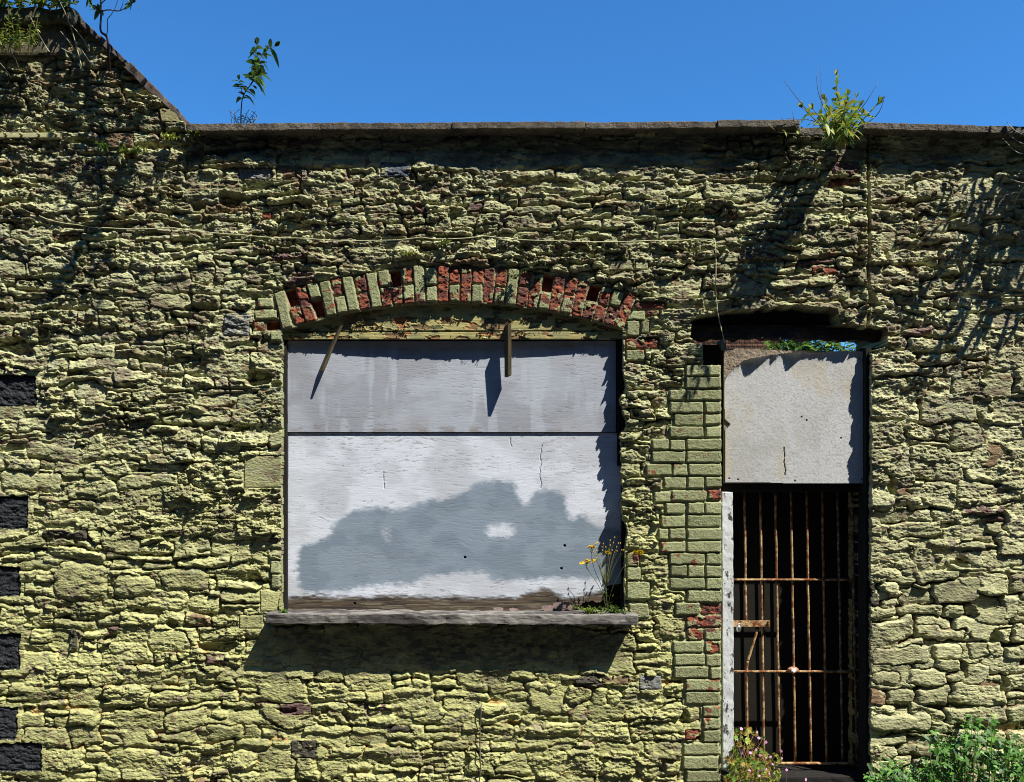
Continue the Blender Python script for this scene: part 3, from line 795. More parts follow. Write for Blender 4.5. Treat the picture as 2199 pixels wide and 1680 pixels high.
# charred lintel over the doorway
def lint(co):
    return Vector((co.x, co.y, co.z - 0.008 * (co.x - 1.1)))
a, b = P(1481, 727, .07), P(1905, 698, .07)
rough_box('lintel', (a.x, .07, a.z), (b.x, .12, b.z), M_CHAR, stone_wall, 0.006, 0.02, 0.016, 41, 16, lint)
a, b = P(1470, 699, .13), P(1880, 640, .13)
rough_box('lintel', (a.x, .13, a.z), (b.x, .30, b.z), M_CHAR, stone_wall, 0.012, 0.04, 0.015, 42, 9)

# ------------------------------------------------------------------ boarded window
win = empty('boarded_window', (-0.3, 0, 1.05), 'arched window boarded over with two sheets of white-painted plywood', 'window')
def panel(name, u0, u1, v0, v1, step, y0, fn, mat, parent, thick=0.018):
    """fn(u, v) -> mask, relief (layout px towards the viewer), colours"""
    k = (DIST + y0) / DIST
    uu, vv = np.meshgrid(np.arange(u0, u1 + step * .5, step, dtype=np.float32), np.arange(v0, v1 + step * .5, step, dtype=np.float32))
    m, h, c = fn(uu, vv)
    X_ = (uu - CX) / S * k; Z_ = EYE + (CV - vv) / S * k; Y_ = y0 - h / S
    cl = m[:-1, :-1]
    return cells_mesh(name, X_, Y_, Z_, cl, cl, y0 + thick, np.clip(c, 0.004, .9).astype(np.float32), mat, parent)

def A3(r, g, b): return np.array([r, g, b], np.float32)
def full(u, c): return np.ones(u.shape + (3,), np.float32) * A3(*c)

def tymp(u, v):
    r = np.hypot(u - ACX, v - ACY)
    m = (r < AR0 + 6) & (v < 727.5)
    n = fbm(u / 30, v / 13, 300, 5, .6)
    bias = 0.13 - 0.15 * sstep(695, 722, v) + 0.18 * sstep(1130, 1180, u) + .12 * sstep(860, 700, u) + .15 * sstep(690, 660, v)
    ins = n + bias
    flake = sstep(-0.01, 0.02, ins)
    h = flake * 1.0 + 5.5 * np.exp(-np.clip(ins, 0, 1) / 0.04) * (ins > 0) * sstep(-.2, .3, fbm(u / 20, v / 16, 301, 2))
    h += 1.0 * fbm(u / 40, v / 3, 302, 3) * (1 - flake * .6)
    h += np.where(np.abs(v - 712 + 0.004 * (u - 970)) < 1.3, -3, 0)
    wood = mix(full(u, (.20, .13, .06)), A3(.30, .12, .04), sstep(.1, .4, fbm(u / 50, v / 20, 303, 3)))
    wood = mix(wood, A3(.09, .07, .04), sstep(.1, .35, fbm(u / 45, v / 3, 304, 4)))
    pc = mix(full(u, (.34, .30, .12)), A3(.25, .24, .11), sstep(-.1, .3, fbm(u / 40, v / 30, 305, 3)))
    c = mix(wood, pc, flake)
    gr = sstep(.36, .46, fbm(u / 26, v / 9, 306, 4) + .10 * sstep(760, 660, u) + .1 * sstep(1150, 1250, u))
    c = mix(c, A3(.035, .055, .025), gr * .8)
    crk = sstep(.80, .90, fbm(u / 16, v / 10, 307, 3, ridged=True))
    c = mix(c, A3(.05, .035, .02), crk * .8)
    return m, h - crk * 1.2, c
panel('fanlight_panel', 596, 1352, 640, 729, 1.0, 0.034, tymp, M_PEEL, win, 0.035)

def grain(u, v, s):
    """wavy plywood grain, mostly level"""
    w = v + 18 * fbm(u / 150, v / 70, s, 3) + 4 * fbm(u / 40, v / 30, s + 1, 2)
    g = fbm(u / 15, w / 1.5, s + 2, 3, .7) + .25 * fbm(u / 90, w / 5, s + 5, 2)
    return g
def ply_top(u, v):
    m = (u > 617 + 1.0 * fbm(u * 0, v / 20, 309, 2)) & (u < 1323.5) & (v > 731.5) & (v < 928)
    g = grain(u, v, 310)
    t = np.clip((u - 617) / 706, 0, 1)
    bow = -8.0 * np.sin(math.pi * t) ** 1.2 * sstep(930, 735, v)
    c = mix(full(u, (.31, .335, .39)), A3(.245, .26, .30), sstep(-.2, .35, fbm(u / 90, v / 60, 311, 4)))
    c = mix(c, A3(.36, .395, .455), sstep(.05, .4, fbm(u / 24, v / 160, 312, 3)) * .6)
    worn = sstep(.40, .66, g + .42 * fbm(u / 110, v / 60, 313, 4))
    c = mix(c, A3(.19, .17, .16), worn * .5)
    bad = sstep(.20, .40, fbm(u / 30, v / 7, 314, 4) + .25 * sstep(905, 925, v) * sstep(1, .0, np.abs(u - 930) / 330) - .05)
    c = mix(c, A3(.17, .14, .12), bad * sstep(905, 926, v) * .6)
    stain = sstep(.05, .45, fbm(u / 110, v / 60, 315, 3)) * .25
    c = mix(c, A3(.30, .275, .27), stain)
    h = bow - .2 * worn - .1 * g
    return m, h, c
panel('plywood_sheet', 614, 1326, 730, 929, 1.0, 0.062, ply_top, M_PLY, win)['label'] = 'upper greyer plywood sheet'

Zb = lambda u, v: (536.6 + u * .4472, 643.9 + v * .4472)
patch = [Zb(*q) for q in [(235, 1405), (235, 1200), (300, 1170), (380, 1140), (400, 1080), (500, 1010), (560, 995), (660, 1000), (700, 1020), (780, 990), (850, 965), (980, 950),
         (1080, 885), (1180, 865), (1275, 870), (1280, 945), (1335, 1010), (1340, 950), (1400, 915), (1500, 925), (1512, 990), (1530, 1040), (1545, 1090), (1560, 1040), (1610, 1030),
         (1625, 1075), (1800, 1110), (1800, 1400), (1720, 1395), (1700, 1340), (1480, 1330), (1300, 1345), (1160, 1345), (1130, 1310), (1000, 1310), (850, 1325), (780, 1360), (520, 1370), (450, 1405)]]
def ply_low(u, v):
    lft = 618.5 + (v - 928) * -.005; rgt = 1334 + (v - 928) * .006
    m = (u > lft) & (u < rgt) & (v > 929.5) & (v < 1313)
    # rotten lower edge, broken away at the right-hand corner
    m &= ~((v > 1291 + 5 * fbm(u / 12, v * 0, 319, 3) + 20 * sstep(1262, 1225, u)) & (u > 1225))
    m &= ~((v > 1262 - .25 * (u - 1290) + 4 * fbm(u / 9, v / 9, 318, 2)) & (u > 1300))
    g = grain(u, v, 320)
    c = mix(full(u, (.54, .575, .65)), A3(.43, .455, .51), sstep(-.2, .35, fbm(u / 80, v / 60, 321, 4)))
    pm = box_blur(inpoly(u + 5 * fbm(u / 20, v / 20, 330, 3), v + 5 * fbm(u / 20, v / 14, 331, 3), patch).astype(np.float32), 11)
    for (a0, a1, b0, b1, kk) in ((1128, 1272, 1074, 1142, .85), (622, 684, 1082, 1120, .6), (622, 684, 1130, 1180, .45)):
        (x0, y0), (x1, y1) = Zb(a0, b0), Zb(a1, b1)
        pm -= kk * box_blur(((u > x0) & (u < x1) & (v > y0) & (v < y1)).astype(np.float32), 13)
    pm = np.clip(pm, 0, 1)
    pm = sstep(.08, .85, pm + .34 * fbm(u / 10, v / 5, 322, 3) * (4 * pm * (1 - pm)))
    blue = mix(full(u, (.20, .25, .31)), A3(.165, .21, .265), sstep(-.2, .3, fbm(u / 60, v / 40, 323, 4)))
    c = mix(c, blue, pm)
    worn = sstep(.40, .66, g + .45 * fbm(u / 110, v / 55, 324, 4) + .10 * sstep(1010, 935, v) * sstep(820, 980, u))
    c = mix(c, A3(.19, .17, .155), worn * (.55 - .25 * pm))
    bare = sstep(-4, 8, v - (1283 + 8 * fbm(u / 60, v * 0, 325, 3) - 20 * sstep(.0, 1, 1 - np.abs(u - 1160) / 70) + 6 * fbm(u / 14, v / 4, 326, 4) - 14 * sstep(1200, 1290, u)))
    wood = mix(full(u, (.075, .055, .038)), A3(.03, .024, .02), sstep(-.1, .3, fbm(u / 40, v / 3, 327, 4)))
    wood = mix(wood, A3(.14, .12, .085), sstep(.2, .4, fbm(u / 50, v / 2.4, 328, 4)))
    c = mix(c, wood, bare)
    h = -.15 * sstep(.34, .55, g) - .1 * g - bare * 1.2
    for (hx, hy) in ((1212, 1172), (1205, 1221), (998, 1197), (761, 1296)):
        hole = np.hypot(u - hx, v - hy) < 2.3
        h = np.where(hole, -6, h); c = np.where(hole[..., None], A3(.03, .03, .03), c)
    for (kx, k0, k1, s) in ((1161, 955, 1050, 340), (823, 1012, 1050, 341), (1097, 940, 960, 342)):
        ck = (np.abs(u - kx - 3 * fbm(u * 0, v / 14, s, 2)) < .9) & (v > k0) & (v < k1)
        h = np.where(ck, -1.2, h); c = np.where(ck[..., None], c * .6, c)
    return m, h, c
panel('plywood_sheet', 614, 1342, 928, 1316, 1.0, 0.072, ply_low, M_PLY, win)['label'] = 'lower white plywood sheet with a blue-grey paint patch'
# dark frame behind the sheets
mbf = MB()
for (u0, u1, v0, v1) in ((590, 632, 640, 1330), (1310, 1362, 640, 1330), (632, 1310, 1290, 1330), (632, 1310, 716, 742), (632, 1310, 900, 950)):
    p, q = P(u0, v1, .11), P(u1, v0, .11)
    mbf.box((p.x, .11, p.z), (q.x, .19, q.z))
for (u0, u1, v0, v1) in ((602, 615.5, 738, 1318), (1325.5, 1345, 722, 1000), (1334, 1348, 1000, 1318)):
    p, q = P(u0, v1, .04), P(u1, v0, .04)
    mbf.box((p.x, .04, p.z), (q.x, .108, q.z))
mbf.build('frame', M_DARK, win, False)
p, q = P(580, 1335, .2), P(1370, 640, .2)
rough_box('frame', (p.x, .2, p.z), (q.x, .23, q.z), M_DARK, win, 0.002, 0, 0)
# two battens standing out from the fanlight panel
def batten(ua, va, ub, vb, w, yfront, yback, name='batten', skew=.02):
    mbb = MB()
    A, B = P(ua, va, yfront), P(ub, vb, yfront)
    hw = w / 2 / S
    vs = []
    for (c, yy, sk) in ((A, yfront, 0), (B, yfront, 0), (A, yback, skew), (B, yback, skew)):
        vs += [(c.x - hw - sk, yy, c.z), (c.x + hw - sk, yy, c.z)]
    mbb.add(vs, [(0, 1, 3, 2), (4, 6, 7, 5), (0, 2, 6, 4), (1, 5, 7, 3), (0, 4, 5, 1), (2, 3, 7, 6)], (.2, .2, .1))
    o = mbb.build(name, M_WOODPEG, win, False)
    return o
batten(734, 699, 693, 796, 5, -0.005, .05, skew=.032)
batten(1094, 695, 1094.5, 806, 7, -0.035, .042, skew=.022)
# sill
def sillsh(co):
    return Vector((co.x, co.y, co.z - 0.006 * (co.x + .3) * .5 + .004 * mnoise.noise(Vector((co.x * 3, 0, 5)))))
p, q = P(570, 1341, -.145), P(1369, 1319.5, -.145)
rough_box('sill', (p.x, -.145, p.z), (q.x, .16, q.z), M_SILL, win, 0.006, 0.03, 0.009, 51, 12, sillsh)

# slate scraps lying on the sill
slz = q.z + 0.002
def scrap(u, w, h, seed, label, yy=0.03):
    r = random.Random(seed)
    c = P(u, 1318, yy)
    n = 7
    pts = [(c.x + w / 2 / S * math.cos(2 * math.pi * k / n) * r.uniform(.8, 1.1), c.z * 0 + slz - .004 + h / S * (.5 + .5 * math.sin(2 * math.pi * k / n)) * r.uniform(.8, 1)) for k in range(n)]
    bm = bmesh.new()
    lean = r.uniform(.008, .02)
    z0 = min(pp[1] for pp in pts)
    F = [bm.verts.new((x, yy + (z - z0) / (h / S) * lean, z)) for x, z in pts]
    B = [bm.verts.new((x, yy + .008 + (z - z0) / (h / S) * lean, z)) for x, z in pts]
    bm.faces.new(F[::-1]); bm.faces.new(B)
    for k in range(n): bm.faces.new((F[k], F[(k + 1) % n], B[(k + 1) % n], B[k]))
    bmesh.ops.recalc_face_normals(bm, faces=bm.faces)
    me = bpy.data.meshes.new('slate_scrap'); bm.to_mesh(me); bm.free(); me.materials.append(M_DEBRIS)
    return tag(link(bpy.data.objects.new('slate_scrap', me)), label, 'slate scrap', 'broken slate scraps on the window sill')
scrap(1070, 26, 9, 1, 'small flat slate scrap on the sill, leftmost of the broken pieces')
scrap(1102, 20, 7, 2, 'tiny slate chip on the sill between two larger scraps')
scrap(1176, 34, 15, 3, 'pointed slate scrap on the sill left of the dark hole', .02)
scrap(1212, 52, 24, 4, 'upright squarish slate piece on the sill by the dark hole', .035)
scrap(1362 - 4, 40, 30, 5, 'slate piece leaning in the corner behind the yellow-flowered weed', .06)

# ------------------------------------------------------------------ doorway
door = empty('barred_doorway', (1.6, 0.1, 0.1), 'narrow doorway with dark timbers, a flaking white post and a torn grey sheet', 'doorway')
def boxp(name, u0, u1, v0, v1, y0, y1, mat, parent, bevel=.004, cuts=.06, amp=.003, seed=0, shape=None):
    p, q = P(u0, v1, y0), P(u1, v0, y0)
    return rough_box(name, (p.x, y0, p.z), (q.x, y1, q.z), mat, parent, bevel, cuts, amp, seed, 12, shape)
def lean(co): return Vector((co.x - 0.004 * (co.z - 1.6), co.y, co.z))
boxp('post', 1550, 1573.5, 1057, 1652, .075, .16, M_POST, door, .004, .04, .004, 61, lean)['label'] = 'white post with flaking paint'
boxp('post', 1546, 1556, 745, 1056, .10, .22, M_DARK, door, .003, .06, .003, 62)
boxp('post', 1846, 1880, 748, 1675, .15, .27, M_DARK, door, .003, .06, .003, 63)
boxp('post', 1548, 1559, 728, 752, .09, .2, make_mat('grey_timber', (.22, .2, .17), .9, vs=60, va=.4), door, .002, .05, .002, 64)
boxp('post', 1858.5, 1871, 748, 1690, .025, .14, M_DARK, door, .003, .06, .003, 68)  # dark strip added before the right reveal, in place of its shade
boxp('transom', 1550, 1862, 1033, 1056, .10, .26, M_DARK, door, .003, .06, .003, 65)
boxp('threshold', 1540, 1885, 1668, 1720, .06, .45, M_DARK, door, .01, .06, .008, 66)
boxp('post', 1505, 1546, 740, 790, .16, .3, M_DARK, door, .003, .06, .003, 67)
# brown board with the torn white sheet over it
def backb(u, v):
    top = 747.5 + (u - 1553) * .032
    m = (u > 1553.5) & (u < 1851) & (v > top) & (v < 1037)
    c = mix(full(u, (.15, .13, .105)), A3(.21, .175, .13), sstep(-.1, .4, fbm(u / 8, v / 8, 400, 3)))
    c = mix(c, A3(.12, .08, .06), sstep(.2, .4, fbm(u / 6, v / 6, 401, 3)))
    return m, 1.2 * fbm(u / 5, v / 5, 402, 3), c
panel('backing_board', 1551, 1854, 744, 1040, 1.5, .078, backb, M_BOARD, door, .02)
sheet = [Tz2(*q) for q in [(634, 600), (660, 552), (690, 522), (725, 497), (742, 478), (790, 462), (830, 458), (880, 447), (940, 433), (965, 436), (985, 428), (1040, 424), (1080, 430),
         (1110, 420), (1170, 428), (1185, 420), (1250, 421), (1300, 414), (1380, 408), (1518, 411), (1528, 800), (1538, 1253), (1300, 1252), (1010, 1252), (900, 1248), (640, 1246), (640, 905), (655, 900), (676, 874), (655, 858), (637, 838)]]
def sheetf(u, v):
    jn = 1.3 * fbm(u / 6, v / 6, 410, 3)
    m = inpoly(u + jn * (v < 800), v + jn * (v < 800), sheet)
    # distance below the torn top edge, for the lip that has curled forward
    cnt = np.cumsum(m, axis=0).astype(np.float32)
    lip = np.exp(-np.clip(cnt - 1, 0, 99) / 5.0) * m
    amt = 15 * np.exp(-((u - 1622) / 22) ** 2) + 7 * np.exp(-((u - 1664) / 6) ** 2) + 14 * np.exp(-((u - 1706) / 17) ** 2) + 5 * sstep(1720, 1740, u) * (.6 + .5 * fbm(u / 7, v * 0, 411, 2)) * sstep(1800, 1760, u) \
        + 3
    bow = 1.5 * np.sin((u - 1553) / 300 * math.pi)
    h = lip * amt * .95 + bow + .16 * fbm(u / 5, v / 5, 412, 3)
    c = mix(full(u, (.42, .425, .425)), A3(.36, .36, .35), sstep(-.2, .35, fbm(u / 60, v / 70, 413, 4)))
    c = mix(c, A3(.44, .445, .46), sstep(-.1, .3, fbm(u / 90, v / 120, 414, 3) + .2 * sstep(1700, 1800, u)) * .7)
    c = mix(c, A3(.40, .36, .28), sstep(.15, .5, fbm(u / 40, v / 90, 415, 3) + .3 * sstep(1640, 1600, u) * sstep(900, 800, v) - .1) * .6)
    c = mix(c, A3(.25, .24, .23), sstep(.28, .4, fbm(u / 4, v / 3, 416, 3)) * .5)
    ck = (np.abs(u - (1681 + (v - 960) * .08 + 2 * fbm(u * 0, v / 12, 417, 2))) < .9) & (v > 960) & (v < 1022)
    h = np.where(ck, h - 4, h); c = np.where(ck[..., None], c * .25, c)
    for (hx, hy) in ((1565, 1028), (1584, 1030), (1706, 1033), (1850, 1029), (1845, 770), (1720, 896), (1731, 903), (1805, 941)):
        ho = np.hypot((u - hx), (v - hy)) < 1.8
        h = np.where(ho, h - 3, h); c = np.where(ho[..., None], A3(.04, .035, .03), c)
    return m, h, c
panel('torn_sheet', 1550, 1862, 745, 1040, 1.0, .068, sheetf, M_SHEET, door, .008)

# dark door closing the passage behind the gate
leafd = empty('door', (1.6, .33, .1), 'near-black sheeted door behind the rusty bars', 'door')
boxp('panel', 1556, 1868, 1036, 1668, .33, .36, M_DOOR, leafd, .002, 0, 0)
mbd = MB()
for uu in (1642, 1725, 1806):
    p, q = P(uu - 1.5, 1666, .325), P(uu + 1.5, 1052, .325)
    mbd.box((p.x, .325, p.z), (q.x, .3297, q.z))
mbd.build('seam_strip', M_DOOR, leafd, False)

# rusty bar gate
gate = empty('iron_gate', (1.6, .19, .1), 'rusty iron bar gate with one bent broken bar in the doorway', 'gate')
YG = .19
def tb(u, v): return Tz3(u, v)
rr = random.Random(12)
def bar(uv0, uv1, rad, mat, name='bar', wob=.0007, y=YG):
    n = 14
    a, b = P(*uv0, y), P(*uv1, y)
    pts = [a.lerp(b, k / n) + Vector((rr.gauss(0, wob), 0, 0)) * (0 if k in (0, n) else 1) for k in range(n + 1)]
    m = MB(); m.tube(pts, rad, 8)
    return m.build(name, mat, gate)
tops = [(765, -186), (865, -190), (962, -190), (1061, -190), (1161, -190), (1261, -188), (1359, -188)]
bots = [(784, 1556), (890, 1556), (989, 1556), (1089, 1556), (1190, 1556), (1289, 1556), (1393, 1556)]
def along(k, v):
    (a, b), (c, d) = tops[k], bots[k]
    return (a + (c - a) * (v - b) / (d - b), v)
R_ = .0072
bar(tb(*tops[0]), tb(*along(0, 684)), R_, M_RUST)
bar(tb(*along(0, 950)), tb(*bots[0]), R_, M_RUST)
for k in range(1, 7):
    bar(tb(*tops[k]), tb(*bots[k]), R_, M_RUST if k < 6 else M_RUST2)
o = bar(tb(848, 703), tb(786, 905), .008, M_RUST, 'broken_bar', .0005, YG - .004); o['label'] = 'bent broken bar end'
bar(tb(786, 905), tb(777, 968), .008, M_RUST, 'broken_bar', .0003, YG - .004)
bar(tb(690, 385), tb(1452, 385), .0075, M_RUST, 'rail', .0008, YG - .012)
bar(tb(690, 972), tb(1470, 972), .0075, M_RUST, 'rail', .0008, YG - .012)
bar(tb(690, -186), tb(1456, -190), .007, M_RUST2, 'rail', .0006, YG)
bar(tb(780, 1560), tb(1488, 1560), .009, M_RUST, 'rail', .0008, YG - .01)
bar(tb(1452, -190), tb(1484, 1560), .008, M_RUST2, 'stile', .001, YG)
bar(tb(684, -186), tb(686, 1560), .006, M_RUST2, 'stile', .001, YG)
p, q = P(*tb(690, 687), YG - .025), P(*tb(928, 648), YG - .025)
rough_box('lock_plate', (p.x, YG - .025, p.z), (q.x, YG - .01, q.z), M_RUST, gate, .002, .02, .002, 71, 40)
p, q = P(*tb(918, 687), YG - .04), P(*tb(928, 648), YG - .04)
rough_box('lock_plate', (p.x, YG - .04, p.z), (q.x, YG - .0255, q.z), M_RUST, gate, .002, .02, .001, 72, 40)
# round boss clamped on the lower rail
bm = bmesh.new()
c = P(*tb(1075, 962), YG - .03)
bmesh.ops.create_uvsphere(bm, u_segments=18, v_segments=10, radius=1)
for v in bm.verts: v.co = Vector((v.co.x * .034, v.co.y * .02, v.co.z * .02)) + c
for fc in bm.faces: fc.smooth = True
me = bpy.data.meshes.new('clamp'); bm.to_mesh(me); bm.free()
me.materials.append(make_mat('clamp_rust', (.36, .15, .09), .8, vs=90, va=.4, bs=90, bd=.003))
put(link(bpy.data.objects.new('clamp', me)), gate)
mbw = MB()
mbw.box((c.x - .016, c.y - .024, c.z - .004), (c.x + .012, c.y - .0165, c.z + .012)); mbw.box((c.x - .006, c.y - .0245, c.z - .010), (c.x + .006, c.y - .017, c.z - .0042))
mbw.build('clamp_label', make_mat('white_paint_dab', (.8, .76, .74), .7, bd=.001), gate, False)['label'] = 'white dab on the clamp'
# padlock
pl = empty('padlock', P(*tb(728, 690), YG - .04), 'small bright steel padlock hanging from the rusty lock plate', 'padlock')
c = P(*tb(728, 690), YG - .04)
m = MB()
m.tube([c + Vector((.011 * math.cos(t), 0, .010 + .012 * math.sin(t))) for t in [math.pi * k / 8 for k in range(9)]], .0035, 8)
m.build('shackle', M_STEEL, pl)
bm = bmesh.new(); bmesh.ops.create_uvsphere(bm, u_segments=14, v_segments=10, radius=1)
for v in bm.verts: v.co = Vector((v.co.x * .016, v.co.y * .009, v.co.z * .021)) + c + Vector((0, 0, -.008))
for fc in bm.faces: fc.smooth = True
me = bpy.data.meshes.new('lock_body'); bm.to_mesh(me); bm.free(); me.materials.append(M_STEEL)
put(link(bpy.data.objects.new('lock_body', me)), pl)

# ------------------------------------------------------------------ cables on the wall
def cable(name, uv, rad, mat, label, sag=2.0):
    pts = []
    for k in range(len(uv) - 1):
        n = max(2, int(abs(uv[k + 1][0] - uv[k][0]) / 12 + abs(uv[k + 1][1] - uv[k][1]) / 12))
        for i in range(n):
            t = i / n
            u_ = uv[k][0] + (uv[k + 1][0] - uv[k][0]) * t
            v_ = uv[k][1] + (uv[k + 1][1] - uv[k][1]) * t + (sag * math.sin(math.pi * t) if abs(uv[k + 1][0] - uv[k][0]) > 40 else 0)
            pts.append((u_, v_))
    pts.append(uv[-1])
    # lies across the stones that stick out furthest
    hs = []
    for (u_, v_) in pts:
        inside = WINDOWED(u_, v_)
        hs.append(max(hsample(u_ + du, v_ + dv) for du in (-12, -6, 0, 6, 12) for dv in (-4, 0, 4)) if not inside else 0.02)
    hs = [max(hs[max(0, i - 2):i + 3]) for i in range(len(hs))]
    m = MB()
    m.tube([P(u_, v_, -(h + rad)) for (u_, v_), h in zip(pts, hs)], rad, 6)
    o = m.build(name, mat)
    return tag(o, label, 'cable')
def WINDOWED(u_, v_):
    return (1480 < u_ < 1900 and v_ > 655) or (610 < u_ < 1330 and 650 < v_ < 1318)
cable('cable', [(84, 464), (100, 471), (165, 483), (232, 490), (340, 491), (372, 490), (520, 505), (640, 512), (660, 513), (800, 517), (905, 510), (960, 513), (1040, 507),
                (1080, 512), (1200, 517), (1222, 519), (1400, 517), (1490, 514), (1525, 515), (1535, 521), (1537, 560), (1536, 620), (1540, 670), (1549, 710), (1556, 737)], .0027, M_CABLE,
      'thin green-painted cable running level above the arch then dropping to the doorway')
cable('cable', [(1033, 1514), (1031, 1560), (1030, 1600), (1032, 1650), (1026, 1700)], .0035, M_DCABLE, 'short dark cable hanging down the wall below the window sill')

# ------------------------------------------------------------------ behind the wall, seen through the slit over the torn sheet
by = empty('brick_building', (2.2, 6, 0), 'dark red brick building glimpsed through the slit above the torn sheet', 'building')
def bwall(u, v):
    course = np.floor(v / 15); off = np.where(course % 2 == 0, 0, 22)
    fu_ = np.mod(u + off, 44); fv_ = np.mod(v, 15)
    mort = (fu_ < 3.5) | (fv_ < 3)
    idn = np.random.default_rng(8).random((4096,))[(np.floor((u + off) / 44).astype(int) * 31 + course.astype(int) * 17) % 4096]
    c = full(u, (.085, .038, .024)) * (.5 + 1.0 * idn)[..., None]
    c = np.where(mort[..., None], A3(.06, .05, .04), c)
    return np.ones(u.shape, bool), np.where(mort, -3, 0), c
uu, vv = np.meshgrid(np.arange(0, 1700, 4, dtype=np.float32), np.arange(0, 1500, 4, dtype=np.float32))
m_, h_, c_ = bwall(uu / 1.0, vv / 1.0)
BX0 = P(1240, 0, 6).x; BX1 = P(1678, 0, 6).x
Xb = BX0 + uu / 1700 * (BX1 - BX0); Zb_ = 4.25 * (1 - vv / 1500); Yb = 6 - h_ / 300
cells_mesh('wall', Xb, Yb, Zb_, m_[:-1, :-1], m_[:-1, :-1], 8.5, c_.astype(np.float32), M_YARDBRICK, by)
rough_box('roof', (BX0 - .1, 5.85, 4.26), (BX1 + .1, 8.6, 4.45), M_SLATE, by, .02, .5, .01)

# ------------------------------------------------------------------ plants
G1, G2, G3 = (.075, .14, .022), (.11, .19, .03), (.045, .09, .02)
YG1, YG2 = (.22, .27, .03), (.30, .30, .045)
def jitter(c, r, a=.25):
    k = 1 + r.uniform(-a, a)
    return (c[0] * k, c[1] * k * (1 + r.uniform(-.06, .06)), c[2] * k)
def curve(pts, n=10):
    """Catmull-Rom through pts"""
    pts = [Vector(p) for p in pts]
    P_ = [pts[0] * 2 - pts[1]] + pts + [pts[-1] * 2 - pts[-2]]
    out = []
    for i in range(1, len(P_) - 2):
        for k in range(n):
            t = k / n
            a, b, c, d = P_[i - 1:i + 3]
            out.append(0.5 * ((2 * b) + (c - a) * t + (2 * a - 5 * b + 4 * c - d) * t * t + (3 * b - a - 3 * c + d) * t ** 3))
    out.append(pts[-1])
    return out
def taper(n, a, b): return [a + (b - a) * i / max(1, n - 1) for i in range(n)]

def buddleia(stems, fol, pts, r, L=.06, W=.02, cols=(G1, G2), start=.3, pairs=8, rad=(.005, .0015), stemcol=(.10, .07, .04), droop=.5):
    c = curve(pts, 8)
    stems.tube(c, taper(len(c), *rad), 6, stemcol)
    n = len(c)
    for k in range(pairs):
        t = start + (1 - start) * (k + .5 * r.random()) / pairs
        i = min(n - 2, int(t * (n - 1)))
        p = c[i]; d = (c[i + 1] - c[i]).normalized()
        a = r.uniform(0, math.pi)
        for s in (0, math.pi):
            e1 = d.cross(Vector((math.cos(a), math.sin(a), .3))).normalized()
            e2 = d.cross(e1)
            out = e1 * math.cos(a + s) + e2 * math.sin(a + s)
            fol.leaf(p, (out + d * r.uniform(.2, .9)), Vector((r.gauss(0, .3), r.gauss(0, .3), 1)), L * r.uniform(.65, 1.15), W * r.uniform(.8, 1.2), r.uniform(.2, 1) * droop, jitter(r.choice(cols), r))
    for q in range(4):
        a = r.uniform(0, 6.28)
        fol.leaf(c[-1], Vector((math.cos(a) * .5, math.sin(a) * .5, .9)) + (c[-1] - c[-2]).normalized(), Vector((math.cos(a), math.sin(a), .4)), L * r.uniform(.5, .8), W * .8, .2, jitter(r.choice(cols), r))

# sapling on the coping, left
r = random.Random(21)
sp_ = empty('buddleia_sapling', P(517, 264, -.03), 'slim dark-leaved buddleia sapling standing alone on the left coping', 'shrub')
sm, fm = MB(), MB()
buddleia(sm, fm, [P(517, 266, -.03), P(518, 232, -.03), P(523, 205, -.04), P(545, 170, -.06), P(548, 135, -.05), P(551, 96, -.04)], r, .075, .03, (G3, G1, G1), .36, 15, (.004, .0015), (.06, .035, .03), 1.0)
buddleia(sm, fm, [P(523, 205, -.04), P(517, 190, -.1), P(513, 172, -.12)], r, .045, .018, (G3, G1), .4, 4, (.0025, .001), (.06, .04, .03), .9)
buddleia(sm, fm, [P(545, 160, -.05), P(556, 135, 0), P(566, 112, .03), P(590, 100, .03)], r, .065, .026, (G3, G1), .15, 7, (.0025, .001), (.06, .04, .03), .9)
buddleia(sm, fm, [P(541, 178, -.05), P(552, 165, -.1), P(558, 158, -.12)], r, .07, .028, (G3, G1), .2, 6, (.0025, .001), (.06, .04, .03), .9)
sm.build('stem', M_STEM, sp_); fm.build('foliage', M_LEAF, sp_)
# dry grass tuft beside it
r = random.Random(22)
gt = MB()
for k in range(16):
    u0 = 500 + r.uniform(-4, 45); h = r.uniform(8, 32)
    a = P(u0, 266, -.02); b = P(u0 + r.uniform(-14, 10), 266 - h * .6, -.03); c2 = P(u0 + r.uniform(-18, 12), 266 - h, -.05)
    gt.tube(curve([a, b, c2], 3), [.0018] * 7, 4, jitter((.30, .30, .14), r))
tag(gt.build('grass_tuft', M_STEM), 'wispy dry grass tuft on the coping at the sapling foot', 'grass tuft')

